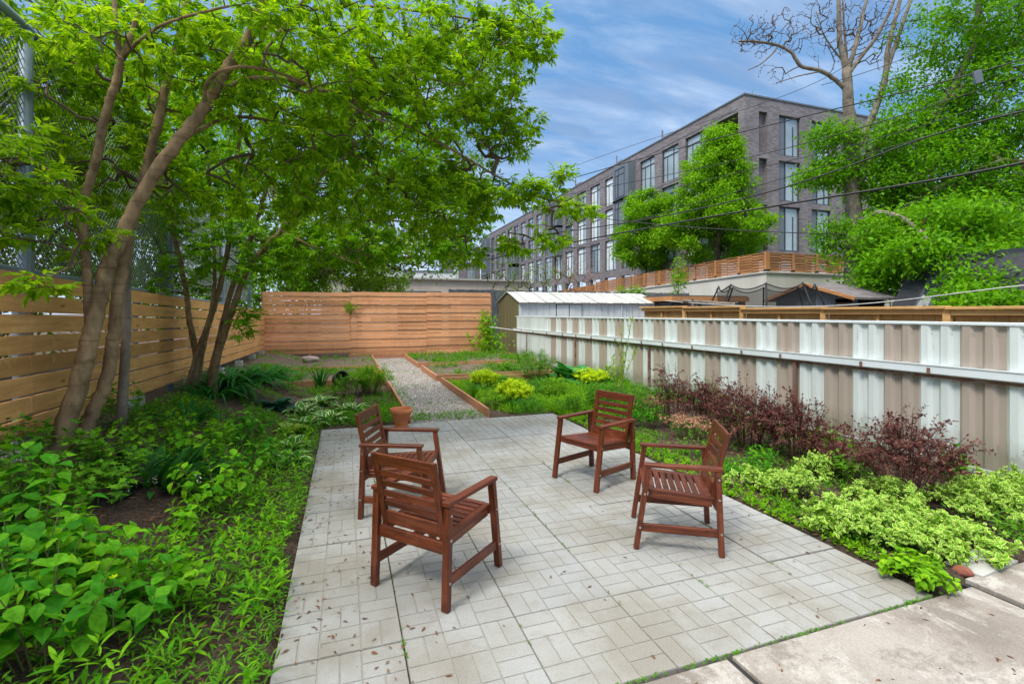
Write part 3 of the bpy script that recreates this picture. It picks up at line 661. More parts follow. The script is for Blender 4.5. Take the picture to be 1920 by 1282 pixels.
# wall made of piers and spandrels so that every window is a real opening
FL = [(12.05, 14.7), (9.05, 11.7), (5.75, 8.7), (3.1, 5.1)]
def facade(mb, o, du, L, wins, ztop=BZ, zbot=BB, th=.35, inn=(1, 0)):
    """o: start point, du: unit direction, wins: list of (u0,u1) per floor row shared"""
    ox, oy = o; ux, uy = du; nx, ny = inn
    def blk(u0, u1, z0, z1, d0=0.0, d1=th, m=0):
        if u1 - u0 < .01 or z1 - z0 < .01: return
        V = []
        for z in (z0, z1):
            for (u, d) in ((u0, d0), (u1, d0), (u1, d1), (u0, d1)): V.append((ox + ux * u + nx * d, oy + uy * u + ny * d, z))
        mb.raw(V, [(0, 1, 2, 3), (4, 5, 6, 7), (0, 1, 5, 4), (1, 2, 6, 5), (2, 3, 7, 6), (3, 0, 4, 7)], m)
    zs = [ztop] + [z for f in FL for z in (f[1], f[0])] + [zbot]
    # spandrel bands: run full length
    for i in range(0, len(zs), 2): blk(0, L, zs[i + 1], zs[i])
    for f in FL:
        e = [0] + [x for w in wins for x in w] + [L]
        for i in range(0, len(e), 2): blk(e[i], e[i + 1], f[0], f[1])
    return blk
mb = MB(); LW = 63.6; wins = [(.55, 2.4), (3.3, 5.7)]; u = 6.5
while u + 2.1 < LW: wins.append((u, u + 2.05)); u += 3.02
bays = {4: 1, 9: 1, 14: 2, 19: 1}
facade(mb, (BX, BYc + .0), (0, 1), LW, wins, inn=(1, 0)); mb.build('long_wall', M['brick'], ab)
mb = MB(); winr = [(1.17, 1.88), (2.87, 4.72), (5.75, 7.53), (8.6, 10.4), (11.6, 13.4), (14.6, 16.4)]
facade(mb, (BX + .352, BYc), (1, 0), 18, [(a - .352, b - .352) for a, b in winr], inn=(0, 1)); mb.build('end_wall', M['brick'], ab)
def window(par, o, du, inn, u0, u1, z0, z1, style=0):
    ux, uy = du; nx, ny = inn; ox, oy = o
    def blk(mb, a, b, c, d, d0, d1, m=0):
        V = []
        for z in (c, d):
            for (u, dd) in ((a, d0), (b, d0), (b, d1), (a, d1)): V.append((ox + ux * u + nx * dd, oy + uy * u + ny * dd, z))
        mb.raw(V, [(0, 1, 2, 3), (4, 5, 6, 7), (0, 1, 5, 4), (1, 2, 6, 5), (2, 3, 7, 6), (3, 0, 4, 7)], m)
    w = u1 - u0; fr = MB(); f = .07
    blk(fr, u0, u1, z1 - .09, z1 - .002, .12, .2); blk(fr, u0, u1, z0 + .002, z0 + .09, .12, .2)
    blk(fr, u0, u0 + f, z0 + .09, z1 - .09, .12, .2); blk(fr, u1 - f, u1, z0 + .09, z1 - .09, .12, .2)
    a = u0 + w * (.36 if style in (0, 2) else .62); blk(fr, a - .03, a + .03, z0 + .09, z1 - .09, .12, .2)
    if style != 2: blk(fr, u0 + f, u1 - f, z1 - .62, z1 - .55, .125, .195)
    if w > 1.5: blk(fr, u0 + w * .72, u0 + w * .72 + .05, z0 + .09, z1 - .62, .125, .195)
    fo = fr.build('window', M['panel_dark'], par)
    g = MB(); blk(g, u0 + f, a - .03, z0 + .09, z1 - .09, .165, .175)
    g2 = MB(); blk(g2, a + .03, u1 - f, z0 + .09, z1 - .09, .165, .175)
    if style == 2: g.build('side_panel', M['panel'], fo); g2.build('pane', M['glass'], fo)
    else:
        g.build('pane', M['glass'], fo)
        g2.build('pane', M[random.choice(('blind', 'blind', 'glass', 'glass_mid', 'blind'))], fo)
for k, (a, b) in enumerate(wins):
    for fi, (z0, z1) in enumerate(FL[:3]):
        if k == 0 and fi == 0: continue
        if k in (0, 1, 2) and fi == 2: pass
        if k == 0:
            MB().box((BX + .30, BYc + a, z0), (BX + .34, BYc + b, z1)).build('recess_wall', M['panel_dark'], ab); continue
        if k in bays:
            if fi == bays[k] - 1 or fi == bays[k]:
                z00, z11 = (z0 - (.6 if fi else .35), z1 + .25)
                by = MB().box((BX - .75, BYc + a - .25, z00), (BX - .003, BYc + b + .25, z11)).build('bay', M['panel'], ab)
                window(by, (BX - .90, BYc), (0, 1), (1, 0), a + .35, b - .1, z0, z1, 1); continue
        window(ab, (BX, BYc), (0, 1), (1, 0), a, b, z0, z1, 0)
# top corner loggia: open terrace with a deep dark back
MB().box((BX + 2.2, BYc + .4, 12.05), (BX + 2.3, BYc + 4, 14.7)).build('loggia_back', M['panel_dark'], ab)
MB().box((BX + .352, BYc + .352, 14.72), (BX + 3, BYc + 4, 14.76)).build('loggia_ceiling', M['concrete'], ab)
for k, (a, b) in enumerate(winr):
    for fi, (z0, z1) in enumerate(FL[:3]):
        if k == 0:
            MB().box((BX + a, BYc + .30, z0), (BX + b, BYc + .34, z1)).build('recess_wall', M['brick'], ab)
            MB().box((BX + a + .02, BYc + .20, z0 + .3), (BX + a + .14, BYc + .29, z1 - .5)).build('slot_window', M['blind'], ab)
        else: window(ab, (BX, BYc), (1, 0), (0, 1), a, b, z0, z1, 2)
MB().box((BX - .06, BYc - .06, BZ + .002), (BX + 18.1, BYc + .42, BZ + .10)).box((BX - .06, BYc + .424, BZ + .002), (BX + .42, BYc + LW, BZ + .10)).build('parapet_cap', M['panel'], ab)
for zz in (14.9, 11.88, 8.88):
    MB().box((BX - .012, BYc + .5, zz), (BX - .002, BYc + LW, zz + .03)).build('string_line', M['panel_dark'], ab)
MB().box((BX + .8, BYc + 1, BZ - .4), (BX + 18, BYc + LW, BZ - .05)).build('roof', M['turf'], ab)
for (yy_, w, h) in ((8.2, 1.0, .75), (15.5, .8, .8), (24.0, 1.1, .9), (33, 1.2, .9), (41, 1.2, .9)):
    MB().box((BX + .6, BYc + yy_, BZ), (BX + 1.5, BYc + yy_ + w, BZ + h * .7)).bar((BX + .6, BYc + yy_ + w + .1, BZ), (BX + .6, BYc + yy_ + w + .1, BZ + h * 1.5), .09, .09).build('roof_screen', M['brick'], ab)
gm = MB(); n = 900; gy = rng.uniform(0, LW, n); blade2 = ([(-.08, 0, 0), (.08, 0, 0), (0, 1, 0)], [(0, 1, 2)], [0])
gm.scat(blade2, np.stack([BX + .5 + rng.uniform(0, .5, n), BYc + gy, np.full(n, BZ - .05)], -1), np.stack([rng.normal(0, .3, n), rng.normal(0, .3, n), np.ones(n)], -1), (1, .3, 0), rng.uniform(.2, .55, n) * (.4 + .6 * (np.sin(gy * .9) > 0)))
n = 300; gx = rng.uniform(0, 14, n)
gm.scat(blade2, np.stack([BX + .5 + gx, BYc + .5 + rng.uniform(0, .5, n), np.full(n, BZ - .05)], -1), np.stack([rng.normal(0, .3, n), rng.normal(0, .3, n), np.ones(n)], -1), (.3, 1, 0), rng.uniform(.2, .5, n))
gm.build('roof_grass', M['bgtree'], ab)

# the wing that turns toward the street far away
wg = empty('brick_wing', (20, 88.6, 0), 'far brick wing with a planted roof at the left end of the apartment block', 'building')
mb = MB(); FLs = FL; FL = [(11.0, 13.5), (8.0, 10.5), (5, 7.5)]
facade(mb, (17.6, 88.3), (1, 0), 6.4, [(.8, 2.4), (3.9, 5.5)], ztop=14.2, zbot=0, inn=(0, 1)); mb.build('wall', M['brick'], wg)
for a, b in ((.8, 2.4), (3.9, 5.5)):
    for z0, z1 in FL: window(wg, (17.6, 88.3), (1, 0), (0, 1), a, b, z0, z1, 0)
MB().box((17.6, 88.66, 0), (24, 96, 14.1)).build('roof_block', M['panel'], wg)
MB().box((18.6, 89.5, 14.2), (21.8, 93, 16.8)).build('penthouse', M['panel'], wg); FL = FLs
ws = empty('white_block', (10, 70, 0), 'pale blue white building glimpsed through the leaves beyond the garages', 'building')
MB().box((5.2, 70, 0), (15.2, 80, 7.6)).build('wall', M['shed_white'], ws)
for i in range(5):
    fo = MB().box((6.0 + i * 1.9, 69.93, 4.0), (7.1 + i * 1.9, 69.99, 6.2)).build('window', M['glass_dark'], ws)
MB().box((5.1, 69.9, 7.6), (15.3, 80, 7.8)).build('roof', M['panel'], ws)

# garage, grey board fence, garden room
gr = empty('garage', (6, 36, 0), 'low beige garage with a flat roof beyond the cedar fence', 'garage')
M['beige_wall'] = paint('beige_render', (.58, .50, .42), (.48, .41, .34), 1, .8, bmp=.05)
MB().box((-1.5, 34, 0), (13.0, 40, 4.0)).build('wall', M['beige_wall'], gr)
MB().box((-1.7, 33.8, 4.004), (13.2, 40, 4.12)).build('roof', M['concrete'], gr)
MB().box((3.4, 33.93, 0), (6.4, 33.99, 3.2)).build('garage_door', M['glass_dark'], gr)
MB().bar((-1.5, 33.9, 2.35), (2.2, 33.9, 3.9), .1, .09).build('rake_board', M['panel'], gr)
gf = empty('grey_fence', (10, 26, 0), 'weathered grey upright board fence behind the metal shed', 'fence')
x = 5.3; k = 0
while x < 20.5:
    mb = MB()
    for i in range(16): mb.box((x + i * .15, 26 + .006 * (i % 2), 0), (x + i * .15 + .142, 26.025 + .006 * (i % 2), 2.95 + random.uniform(-.02, .02)))
    mb.build('board_panel', M['grey_wood'], gf); MB().box((x + 2.4, 26.04, 0), (x + 2.5, 26.14, 3)).build('post', M['grey_wood'], gf); x += 2.42
gr2 = empty('garden_room', (15, 20.5, 0), 'low dark garden room with strip windows under an orange timber fascia', 'garden room')
x0, x1, y0 = 12.9, 16.6, 17.0
MB().box((x0, y0, 0), (x1, y0 + 3, 2.1)).build('wall', M['panel_dark'], gr2)
MB().box((x0 - .15, y0 - .25, 2.16), (x1 + .2, y0 + 3, 2.36)).build('fascia', M['slatwood'], gr2)
MB().box((x0 - .1, y0 - .2, 2.361), (x1 + .15, y0 + 3, 2.40)).build('roof', M['panel_dark'], gr2)
for a, b in ((.15, 1.0), (1.15, 1.35), (1.5, 2.5), (2.6, 3.5)):
    w = MB().box((x0 + a, y0 - .03, 1.75), (x0 + b, y0 - .002, 2.03)).build('window', M['panel'], gr2)
    MB().box((x0 + a + .04, y0 - .04, 1.78), (x0 + b - .04, y0 - .031, 2.0)).build('pane', M['glass_dark'], w)
MB().box((x1 - .1, y0 - .12, 0), (x1 + .12, y0 + .08, 2.155)).build('corner_post', M['slatwood'], gr2)

# little hut with shingle roof
def shingle():
    m, nt, bs, out = newmat('shingle')
    tc = nt.nodes.new('ShaderNodeTexCoord'); sp = nt.nodes.new('ShaderNodeSeparateXYZ'); nt.links.new(tc.outputs['Object'], sp.inputs[0])
    cb = nt.nodes.new('ShaderNodeCombineXYZ'); nt.links.new(mth(nt, 'ADD', sp.outputs[0], mth(nt, 'MULTIPLY', sp.outputs[1], .2)), cb.inputs[0]); nt.links.new(mth(nt, 'MULTIPLY', sp.outputs[2], 2.4), cb.inputs[1])
    b = nt.nodes.new('ShaderNodeTexBrick'); nt.links.new(cb.outputs[0], b.inputs[0]); b.inputs['Scale'].default_value = 1; b.inputs['Brick Width'].default_value = .3; b.inputs['Row Height'].default_value = .14
    b.inputs['Mortar Size'].default_value = .008; b.inputs['Color1'].default_value = (.13, .115, .115, 1); b.inputs['Color2'].default_value = (.21, .19, .19, 1); b.inputs['Mortar'].default_value = (.05, .045, .045, 1)
    t = tex(nt, 3, 6); c = mix(nt, .8, b.outputs[0], ramp(nt, t.outputs[0], [(.3, (.7, .7, .7)), (.7, (1.3, 1.25, 1.2))]), 'MULTIPLY')
    nt.links.new(c, bs.inputs['Base Color']); bs.inputs['Roughness'].default_value = .9; return m
M['shingle'] = shingle()
ht = empty('garden_hut', (14, 10.8, 0), 'small grey garden hut with a brown shingle gable roof and open porch', 'hut')
hx, ya, yb, yc, ze, zr = 13.0, 9.38, 12.3, 10.86, 2.08, 2.55
V = [(hx + .25, ya + .35, 0), (hx + .25, yb - .2, 0), (hx + .25, yb - .2, ze + .03), (hx + .25, yc, zr - .08), (hx + .25, ya + .35, ze + .03)]
MB().box((hx + .25, yc - .75, 0), (hx + .30, yb - .2, ze - .02)).raw([(hx + .25, ya + .3, ze - .02), (hx + .25, yb - .2, ze - .02), (hx + .25, yc, zr - .06)], [(0, 1, 2)]).build('front_wall', M['grey_wood'], ht)
MB().box((hx + .3, yb - .22, 0), (hx + 3.0, yb - .2, ze)).build('side_wall', M['grey_wood'], ht)
MB().box((hx + 1.6, ya + .3, 0), (hx + 1.65, yb - .2, ze)).build('back_wall', M['panel_dark'], ht)
ox = .35
for ys_, yn in ((ya - .05, 1), (yb + .05, 0)):
    q = [(hx, ys_, ze), (hx + 3.4 + ox, ys_, ze), (hx + 1.75, yc, zr), (hx, yc, zr)]
    MB().raw(q + [(a, b, c - .06) for a, b, c in q], [(0, 1, 2, 3), (7, 6, 5, 4), (0, 4, 5, 1), (3, 2, 6, 7), (0, 3, 7, 4)]).build('roof', M['shingle'], ht)
MB().raw([(hx + 3.75, ya - .05, ze), (hx + 3.75, yb + .05, ze), (hx + 1.75, yc, zr)], [(0, 1, 2)]).build('roof_hip', M['shingle'], ht)
for ys_ in (ya - .05, yb + .05):
    MB().bar((hx - .02, ys_, ze - .04), (hx - .02, yc, zr - .04), .035, .09).build('barge_board', M['slatwood'], ht)
for yp in (ya + .12, ya + .75):
    MB().box((hx + .24, yp, 0), (hx + .33, yp + .09, ze - .01)).build('porch_post', M['grey_wood'], ht)
MB().box((hx + .28, ya + .1, ze - .25), (hx + .34, yc - .76, ze - .14)).build('porch_beam', M['rust'], ht)

# trampoline with safety net
tp = empty('trampoline', (11.2, 9.9, 0), 'round trampoline with sagging black safety net and bent poles in front of the grey hut', 'trampoline')
tc_ = P(1434, 590, 12.6); tcx, tcy, tr = tc_.x, tc_.y, 1.18; tp.location = (tcx, tcy, 0)
M['net'] = None
def netmat():
    m, nt, bs, out = newmat('black_net'); bs.inputs['Base Color'].default_value = (.012, .012, .014, 1); bs.inputs['Roughness'].default_value = .9
    tr_ = nt.nodes.new('ShaderNodeBsdfTransparent'); ms = nt.nodes.new('ShaderNodeMixShader'); ms.inputs[0].default_value = .42
    nt.links.new(tr_.outputs[0], ms.inputs[1]); nt.links.new(bs.outputs[0], ms.inputs[2]); nt.links.new(ms.outputs[0], out.inputs[0]); return m
M['net'] = netmat()
np_ = 8; K = 64; V = []; Fc = []
for k in range(K):
    a = 2 * math.pi * k / K; sag = abs(math.sin(a * np_ / 2)) ** 1
    for z in (.75, 1.3, 1.9, 2.36 - .13 * sag):
        rr = tr * (1 - .06 * math.sin((z - .75) * 1.9)); V.append((tcx + rr * math.cos(a), tcy + rr * math.sin(a), z))
for k in range(K):
    for j in range(3): b = k * 4 + j; c = ((k + 1) % K) * 4 + j; Fc.append((b, c, c + 1, b + 1))
MB().raw(V, Fc).build('net', M['net'], tp, smooth=True)
ringp = [(tcx + tr * .93 * math.cos(2*math.pi*k/K), tcy + tr * .93 * math.sin(2*math.pi*k/K), 2.36 - .13 * abs(math.sin(math.pi*k/K*np_))) for k in range(K + 1)]
MB().tube(ringp, .016, 5).build('top_rope', M['black_plastic'], tp)
MB().lathe([(0, .74), (tr, .74), (tr + .12, .70), (tr + .12, .66), (0, .66)], 32, c=(tcx, tcy, 0)).build('mat', M['black_plastic'], tp)
for k in range(np_):
    a = 2 * math.pi * k / np_; c_, s_ = math.cos(a), math.sin(a)
    MB().tube([(tcx + c_ * r_, tcy + s_ * r_, z) for r_, z in ((tr + .1, 0), (tr + .14, .8), (tr + .20, 1.3), (tr + .12, 1.9), (tr * .93, 2.38))], .022, 6).build('pole', M['black_plastic'], tp)

# dark slated house at the right edge with a roof light
dh = empty('dark_house', (15, 6, 0), 'dark slate clad house with a steep roof and slanting roof light at the right edge', 'house')
def slate():
    m, nt, bs, out = newmat('dark_slate')
    tc = nt.nodes.new('ShaderNodeTexCoord'); sp = nt.nodes.new('ShaderNodeSeparateXYZ'); nt.links.new(tc.outputs['Object'], sp.inputs[0])
    cb = nt.nodes.new('ShaderNodeCombineXYZ'); nt.links.new(sp.outputs[1], cb.inputs[0]); nt.links.new(sp.outputs[2], cb.inputs[1])
    b = nt.nodes.new('ShaderNodeTexBrick'); nt.links.new(cb.outputs[0], b.inputs[0]); b.inputs['Scale'].default_value = 1; b.inputs['Brick Width'].default_value = .35; b.inputs['Row Height'].default_value = .11
    b.inputs['Mortar Size'].default_value = .008; b.inputs['Color1'].default_value = (.018, .019, .024, 1); b.inputs['Color2'].default_value = (.026, .028, .034, 1); b.inputs['Mortar'].default_value = (.015, .015, .018, 1)
    nt.links.new(b.outputs[0], bs.inputs['Base Color']); bs.inputs['Roughness'].default_value = .7; return m
M['slate'] = slate()
ex, rx, e0, r0, yA, yB = 13.6, 15.2, 1.0, 3.1, -6, 9.2
MB().raw([(ex, yA, e0), (ex, yB, e0), (rx, yB + .05, r0), (rx, yA, r0), (ex, yA, 0), (ex, yB, 0)], [(0, 1, 2, 3), (4, 5, 1, 0)]).build('roof_slope', M['slate'], dh)
MB().raw([(ex, yB, 0), (ex, yB, e0), (rx, yB + .05, r0), (20, yB + .05, r0), (20, yB, 0)], [(0, 4, 3, 2, 1)]).build('end_wall', M['slate'], dh)
MB().box((rx, yA, r0), (22, yB - .4, r0 + .1)).build('flat_roof', M['panel_dark'], dh)
MB().box((rx + .6, 4.3, r0 + .1), (rx + 1.1, 5.0, r0 + .75)).build('chimney', M['rust'], dh)
def onroof(y, t): return Vector((ex + (rx - ex) * t, y, e0 + (r0 - e0) * t))
nrm_ = Vector((-(r0 - e0), 0, rx - ex)).normalized()
for (m_, ins, off, nm) in (('panel_dark', 0, .05, 'roof_light'), ('glass_dark', .07, .065, 'pane')):
    q = [onroof(8.62 - ins, .28 + ins * .3) , onroof(8.22 + ins, .28 + ins * .3), onroof(8.22 + ins, .80 - ins * .3), onroof(8.62 - ins, .80 - ins * .3)]
    top = [p + nrm_ * off for p in q]; low = [p for p in q]
    o_ = MB().raw([tuple(p) for p in low + top], [(4, 5, 6, 7), (0, 1, 5, 4), (1, 2, 6, 5), (2, 3, 7, 6), (3, 0, 4, 7)]).build(nm, M[m_], dh if ins == 0 else rl_)
    if ins == 0: rl_ = o_

# clothes-line frame behind the pine fence
cf = empty('clothes_pole', (9, 9, 0), 'rusty pole and rough branch holding a line behind the pine fence', 'pole')
a, b = P(1297, 560, 12.2), P(1366, 575, 12.0)
MB().tube([(a.x, a.y, 0), (a.x, a.y, a.z)], .055, 8).build('rusty_pole', M['rust'], cf)
MB().tube([(b.x, b.y, 0), (b.x + .03, b.y, 1.2), (b.x, b.y, b.z)], [.06, .05, .045], 7).build('branch_prop', M['bark'], cf)
MB().tube([(a.x - .3, a.y, a.z - .06), (a.x + .5, a.y, a.z - .10), (b.x + .2, b.y, b.z + .05)], .055, 7).build('cross_branch', M['bark_grey'], cf)
# ------------------------------------------------------------------ the four armchairs
def fit2d(loc, wor):
    L = np.array(loc, float); W = np.array(wor, float); lm, wm_ = L.mean(0), W.mean(0); A, B = L - lm, W - wm_
    th = math.atan2((A[:, 0] * B[:, 1] - A[:, 1] * B[:, 0]).sum(), (A * B).sum())
    c, s = math.cos(th), math.sin(th); t = wm_ - np.array([c * lm[0] - s * lm[1], s * lm[0] + c * lm[1]])
    return t[0], t[1], th
WX = .268                                            # half distance between leg centres
def make_chair(label):
    r = empty('armchair', (0, 0, 0), label, 'armchair', 'stained wood armchairs on the patio'); m = M['chair']; bv = .003
    for s in (-1, 1):
        x = s * WX
        MB().bar((x, .275, 0), (x, .190, .572), .046, .036, up=(0, 1, 0)).build('leg', M['chair_z'], r, bevel=bv)
        MB().bar((x, -.285, 0), (x, -.262, .572), .046, .036, up=(0, 1, 0)).build('leg', M['chair_z'], r, bevel=bv)
        MB().bar((x, -.292, .586), (x, .222, .586), .054, .025).build('armrest', m, r, bevel=bv)
        MB().bar((x, -.262, .152), (x, .236, .152), .022, .055).build('stretcher', m, r, bevel=bv)
        b = MB()
        for (y, z) in ((-.281, .155), (.248, .155), (.216, .39), (-.269, .385), (-.266, .52)):
            b.tube([(x + s * .020, y, z), (x + s * .0262, y, z)], .0075, 8)
        b.build('bolt', M['steel'], r)
    # seat frame, higher at the front
    hw = WX - .026
    def sz(y): return .378 + (y + .25) * (.036 / .45)
    for s in (-1, 1):
        MB().bar((s * (hw - .024), -.245, sz(-.245) - .012), (s * (hw - .024), .215, sz(.215) - .012), .046, .024).build('seat_rail', m, r, bevel=bv)
        MB().bar((s * (hw - .012), -.23, sz(-.23) - .045), (s * (hw - .012), .19, sz(.19) - .045), .020, .040).build('seat_rail', m, r, bevel=bv)
    MB().bar((-hw, .212, sz(.21) - .030), (hw, .212, sz(.21) - .030), .022, .062).build('front_rail', M['chair_x'], r, bevel=bv)
    MB().bar((-hw, -.262, .330), (hw, -.262, .330), .026, .068).build('rear_rail', M['chair_x'], r, bevel=bv)
    sl = MB(); n = 9; y = -.232; xw = hw - .050
    for i in range(n):
        w = .066 if i == 0 else .037; yc_ = y + w / 2
        sl.bar((-xw, yc_, sz(yc_) - .010), (xw, yc_, sz(yc_) - .010), w, .018); y += w + .0125
    sl.build('seat_slats', M['chair_x'], r, bevel=.002)
    # back: frame leaning rearwards with four thin slats
    def bk(t): return (-.236 - .085 * t - .018 * t * t, .345 + .475 * t)
    bw = hw - .006
    for s in (-1, 1):
        mb = MB(); pts = [bk(t) for t in (0, .25, .5, .75, 1)]; xx0, xx1 = s * bw, s * (bw - .040)
        V = []
        for i, (yy0, zz0) in enumerate(pts):
            V += [(xx0, yy0 - .013, zz0), (xx1, yy0 - .013, zz0), (xx1, yy0 + .015, zz0), (xx0, yy0 + .015, zz0)]
        Fc = [(3, 2, 1, 0), (16, 17, 18, 19)]
        for i in range(4):
            for j in range(4): a, b2 = i * 4 + j, i * 4 + (j + 1) % 4; Fc.append((a, b2, b2 + 4, a + 4))
        mb.raw(V, Fc).build('back_stile', M['chair_z'], r, bevel=.002)
    ix = bw - .041
    def rail(t0, t1, nm):
        (ya, za), (yb2, zb2) = bk(t0), bk(t1); mb = MB(); V = []
        for (yy0, zz0) in ((ya, za), (yb2, zb2)): V += [(-ix, yy0 - .009, zz0), (ix, yy0 - .009, zz0), (ix, yy0 + .010, zz0), (-ix, yy0 + .010, zz0)]
        mb.raw(V, [(3, 2, 1, 0), (4, 5, 6, 7), (0, 1, 5, 4), (1, 2, 6, 5), (2, 3, 7, 6), (3, 0, 4, 7)]).build(nm, M['chair_x'], r, bevel=.002)
    rail(.845, .998, 'top_rail'); rail(.06, .24, 'lower_rail')
    for t in (.305, .435, .57, .705): rail(t, t + .078, 'back_slat')
    return r
ch0 = make_chair('armchair nearest the viewer, seen from behind, facing away across the patio')
def zpx(z_px): return None
lrr, lrl, lfr, lfl = (WX, -.285), (-WX, -.285), (WX, .275), (-WX, .275)
def g2(x, y, z=0): p = G(x, y, z); return (p.x, p.y)
CH_A = fit2d([lrl, lrr, lfr], [g2(693, 1096), g2(838, 1148), g2(942, 1058)])
CH_B = fit2d([lrr, (WX, -.27), (WX, .21), (-WX, .21), (-WX, -.27)], [g2(669, 966), g2(671, 836, .59), g2(788, 832, .59), g2(827.6, 803, .59), g2(729, 811, .59)])
CH_C = fit2d([lfr, lfl, lrr, lrl], [g2(1038.5, 894), g2(1118, 925), g2(1110, 874.6), g2(1188, 897)][:4])
CH_C = fit2d([lfl, lfr, lrl, lrr], [g2(1118, 925), g2(1038.5, 894), g2(1188, 897), g2(1110, 874)])
CH_D = fit2d([lfl, lrl, lrr, lfr], [g2(1188, 1026), g2(1360, 1044), g2(1329, 981), g2(1183, 968)])
for i, (c, lab) in enumerate(((CH_A, None), (CH_B, 'armchair at the left of the patio in front of the terracotta pot, facing right'),
        (CH_C, 'armchair farthest back on the patio by the grass, facing the viewer'), (CH_D, 'armchair at the right edge of the patio, seen side on and facing left'))):
    o = ch0 if i == 0 else copy_tree(ch0)
    if lab: o['label'] = lab
    o.location = (c[0], c[1], .002); o.rotation_euler = (0, 0, c[2])

# ------------------------------------------------------------------ pots, rocks
def pot(p, rb, rt, h, label, saucer=True, name='flower_pot'):
    r = empty(name, p, label, 'flower pot'); b = .018 if saucer else 0
    MB().lathe([(0, b), (rb, b), (rb * 1.02, b + .01), (rt * .90, h * .78), (rt * .985, h * .785), (rt * 1.01, h * .80), (rt, h), (rt * .90, h), (rt * .86, h * .8), (rb * .85, h * .30), (0, h * .30)], 40, c=p).build('pot', M['terracotta'], r, smooth=False)
    if saucer: MB().lathe([(0, 0), (rb * 1.08, 0), (rb * 1.22, .028), (rb * 1.16, .030), (rb * 1.05, .010), (0, .010)], 40, c=p).build('saucer', M['terracotta'], r)
    MB().lathe([(0, h * .32), (rb * .9, h * .31)], 20, c=p).build('dry_soil', M['bed_soil'], r)
    for ch in r.children:
        for q in ch.data.polygons: q.use_smooth = len(q.vertices) == 4
    return r
p = G(752, 800); pot(Vector((p.x, p.y, .0)),   .082, .158, .27, 'empty terracotta flower pot on a saucer at the back edge of the patio')
p = G(712, 722); pot(Vector((p.x - .02, p.y + .1, .09)), .10, .15, .22, 'smaller terracotta pot half hidden behind the feathery plant by the path', False)
p = G(650, 728); bp = MB().lathe([(0, 0), (.13, 0), (.155, .26), (.165, .26), (.165, .28), (.145, .28), (.12, .03), (0, .03)], 24)
bo = bp.build('plastic_pot', M['black_plastic'], smooth=True); bo.location = (p.x - .2, p.y + .45, .14); bo.rotation_euler = (R(75), R(10), R(20)); tag(bo, 'black plastic pot lying on its side under the feathery plant', 'plant pot')
def rock(c, s, label, seed, mat_, name='rock', group=None):
    bm = bmesh.new(); bmesh.ops.create_icosphere(bm, subdivisions=3, radius=1); rr = np.random.default_rng(seed)
    D = nrm(rr.normal(size=(9, 3))); h = rr.uniform(.55, .95, 9)
    for v in bm.verts:
        q = np.array(v.co); 
        for d_, hh in zip(D, h):
            k = q @ d_
            if k > hh: q = q - d_ * (k - hh) * .85
        v.co = Vector(q) * (1 + .03 * math.sin(q[0] * 9 + q[1] * 7 + q[2] * 5))
        v.co = Vector((v.co.x * s[0], v.co.y * s[1], v.co.z * s[2]))
    me = bpy.data.meshes.new(name); bm.to_mesh(me); bm.free(); me.materials.append(mat_)
    o = bpy.data.objects.new(name, me); COL.objects.link(o); o.location = c; o.rotation_euler = (0, 0, seed); return tag(o, label, 'rock', group)
M['rockm'] = paint('rock_face', (.40, .31, .27), (.24, .18, .16), 6, .9, bmp=.5, bdist=.02)
M['brickred'] = paint('broken_brick', (.28, .09, .05), (.20, .06, .04), 8, .9, bmp=.5)
p = G(581, 676); rock((-1.05, 16.3, .19), (.30, .18, .14), 'flat angular grey brown rock lying on the far left raised bed', 3, M['rockm'])
p = G(1805, 1077); rock((p.x, p.y, .02), (.055, .035, .035), 'small broken red brick piece at the edge of the concrete slab', 5, M['brickred'])
p = G(1850, 1062); fs = MB().box((-.23, -.1, 0), (.23, .1, .025)).build('flat_stone', M['concrete'], bevel=.008); fs.location = (p.x, p.y + .03, .0); fs.rotation_euler = (0, 0, .1); tag(fs, 'flat grey paving stone tucked under the variegated shrub by the slab', 'stone')

# ------------------------------------------------------------------ overhead wires
M['cable'] = paint('black_cable', (.012, .012, .013), (.02, .02, .02), 5, .6, bmp=0)
M['line'] = paint('white_line', (.6, .6, .58), (.5, .5, .48), 5, .6, bmp=0)
def wire(pts, r, label, mat_='cable', name='overhead_wire', cat='wire', group='overhead wires crossing the sky'):
    q = np.array([tuple(P(x, y, d)) for x, y, d in pts]); t = np.linspace(0, 1, len(q)); tt = np.linspace(0, 1, 40)
    # smooth curve through the points
    C = np.stack([np.polyval(np.polyfit(t, q[:, i], min(3, len(q) - 1)), tt) for i in range(3)], -1)
    o = MB().tube(C, r, 6).build(name, M[mat_], smooth=True, loc=C[0]); return tag(o, label, cat, group)
wire([(1075, 334, 26), (1280, 277, 21), (1563, 204, 17), (1740, 162, 15), (1990, 88, 13.4)], .020, 'uppermost thick black wire passing in front of the top of the brick block')
wire([(1060, 366, 26), (1280, 321, 21), (1480, 279, 18), (1680, 218, 15.5), (1980, 122, 13)], .014, 'thin wire just below the uppermost thick one')
wire([(1060, 403, 26), (1280, 345, 20), (1500, 303, 17), (1700, 240, 15), (1980, 155, 12.5)], .012, 'thin wire crossing the crown tops of the two street trees')
wire([(1040, 436, 24), (1280, 401, 18), (1447, 353, 15.5), (1613, 303, 14), (1780, 248, 12.6), (1990, 193, 11)], .022, 'thick wire sagging across the middle of the tallest street tree')
wire([(1130, 432, 22), (1290, 380, 18), (1447, 347, 15.6), (1620, 290, 14), (1790, 238, 12.5), (1990, 184, 11)], .011, 'thin wire running tight above the sagging thick one')
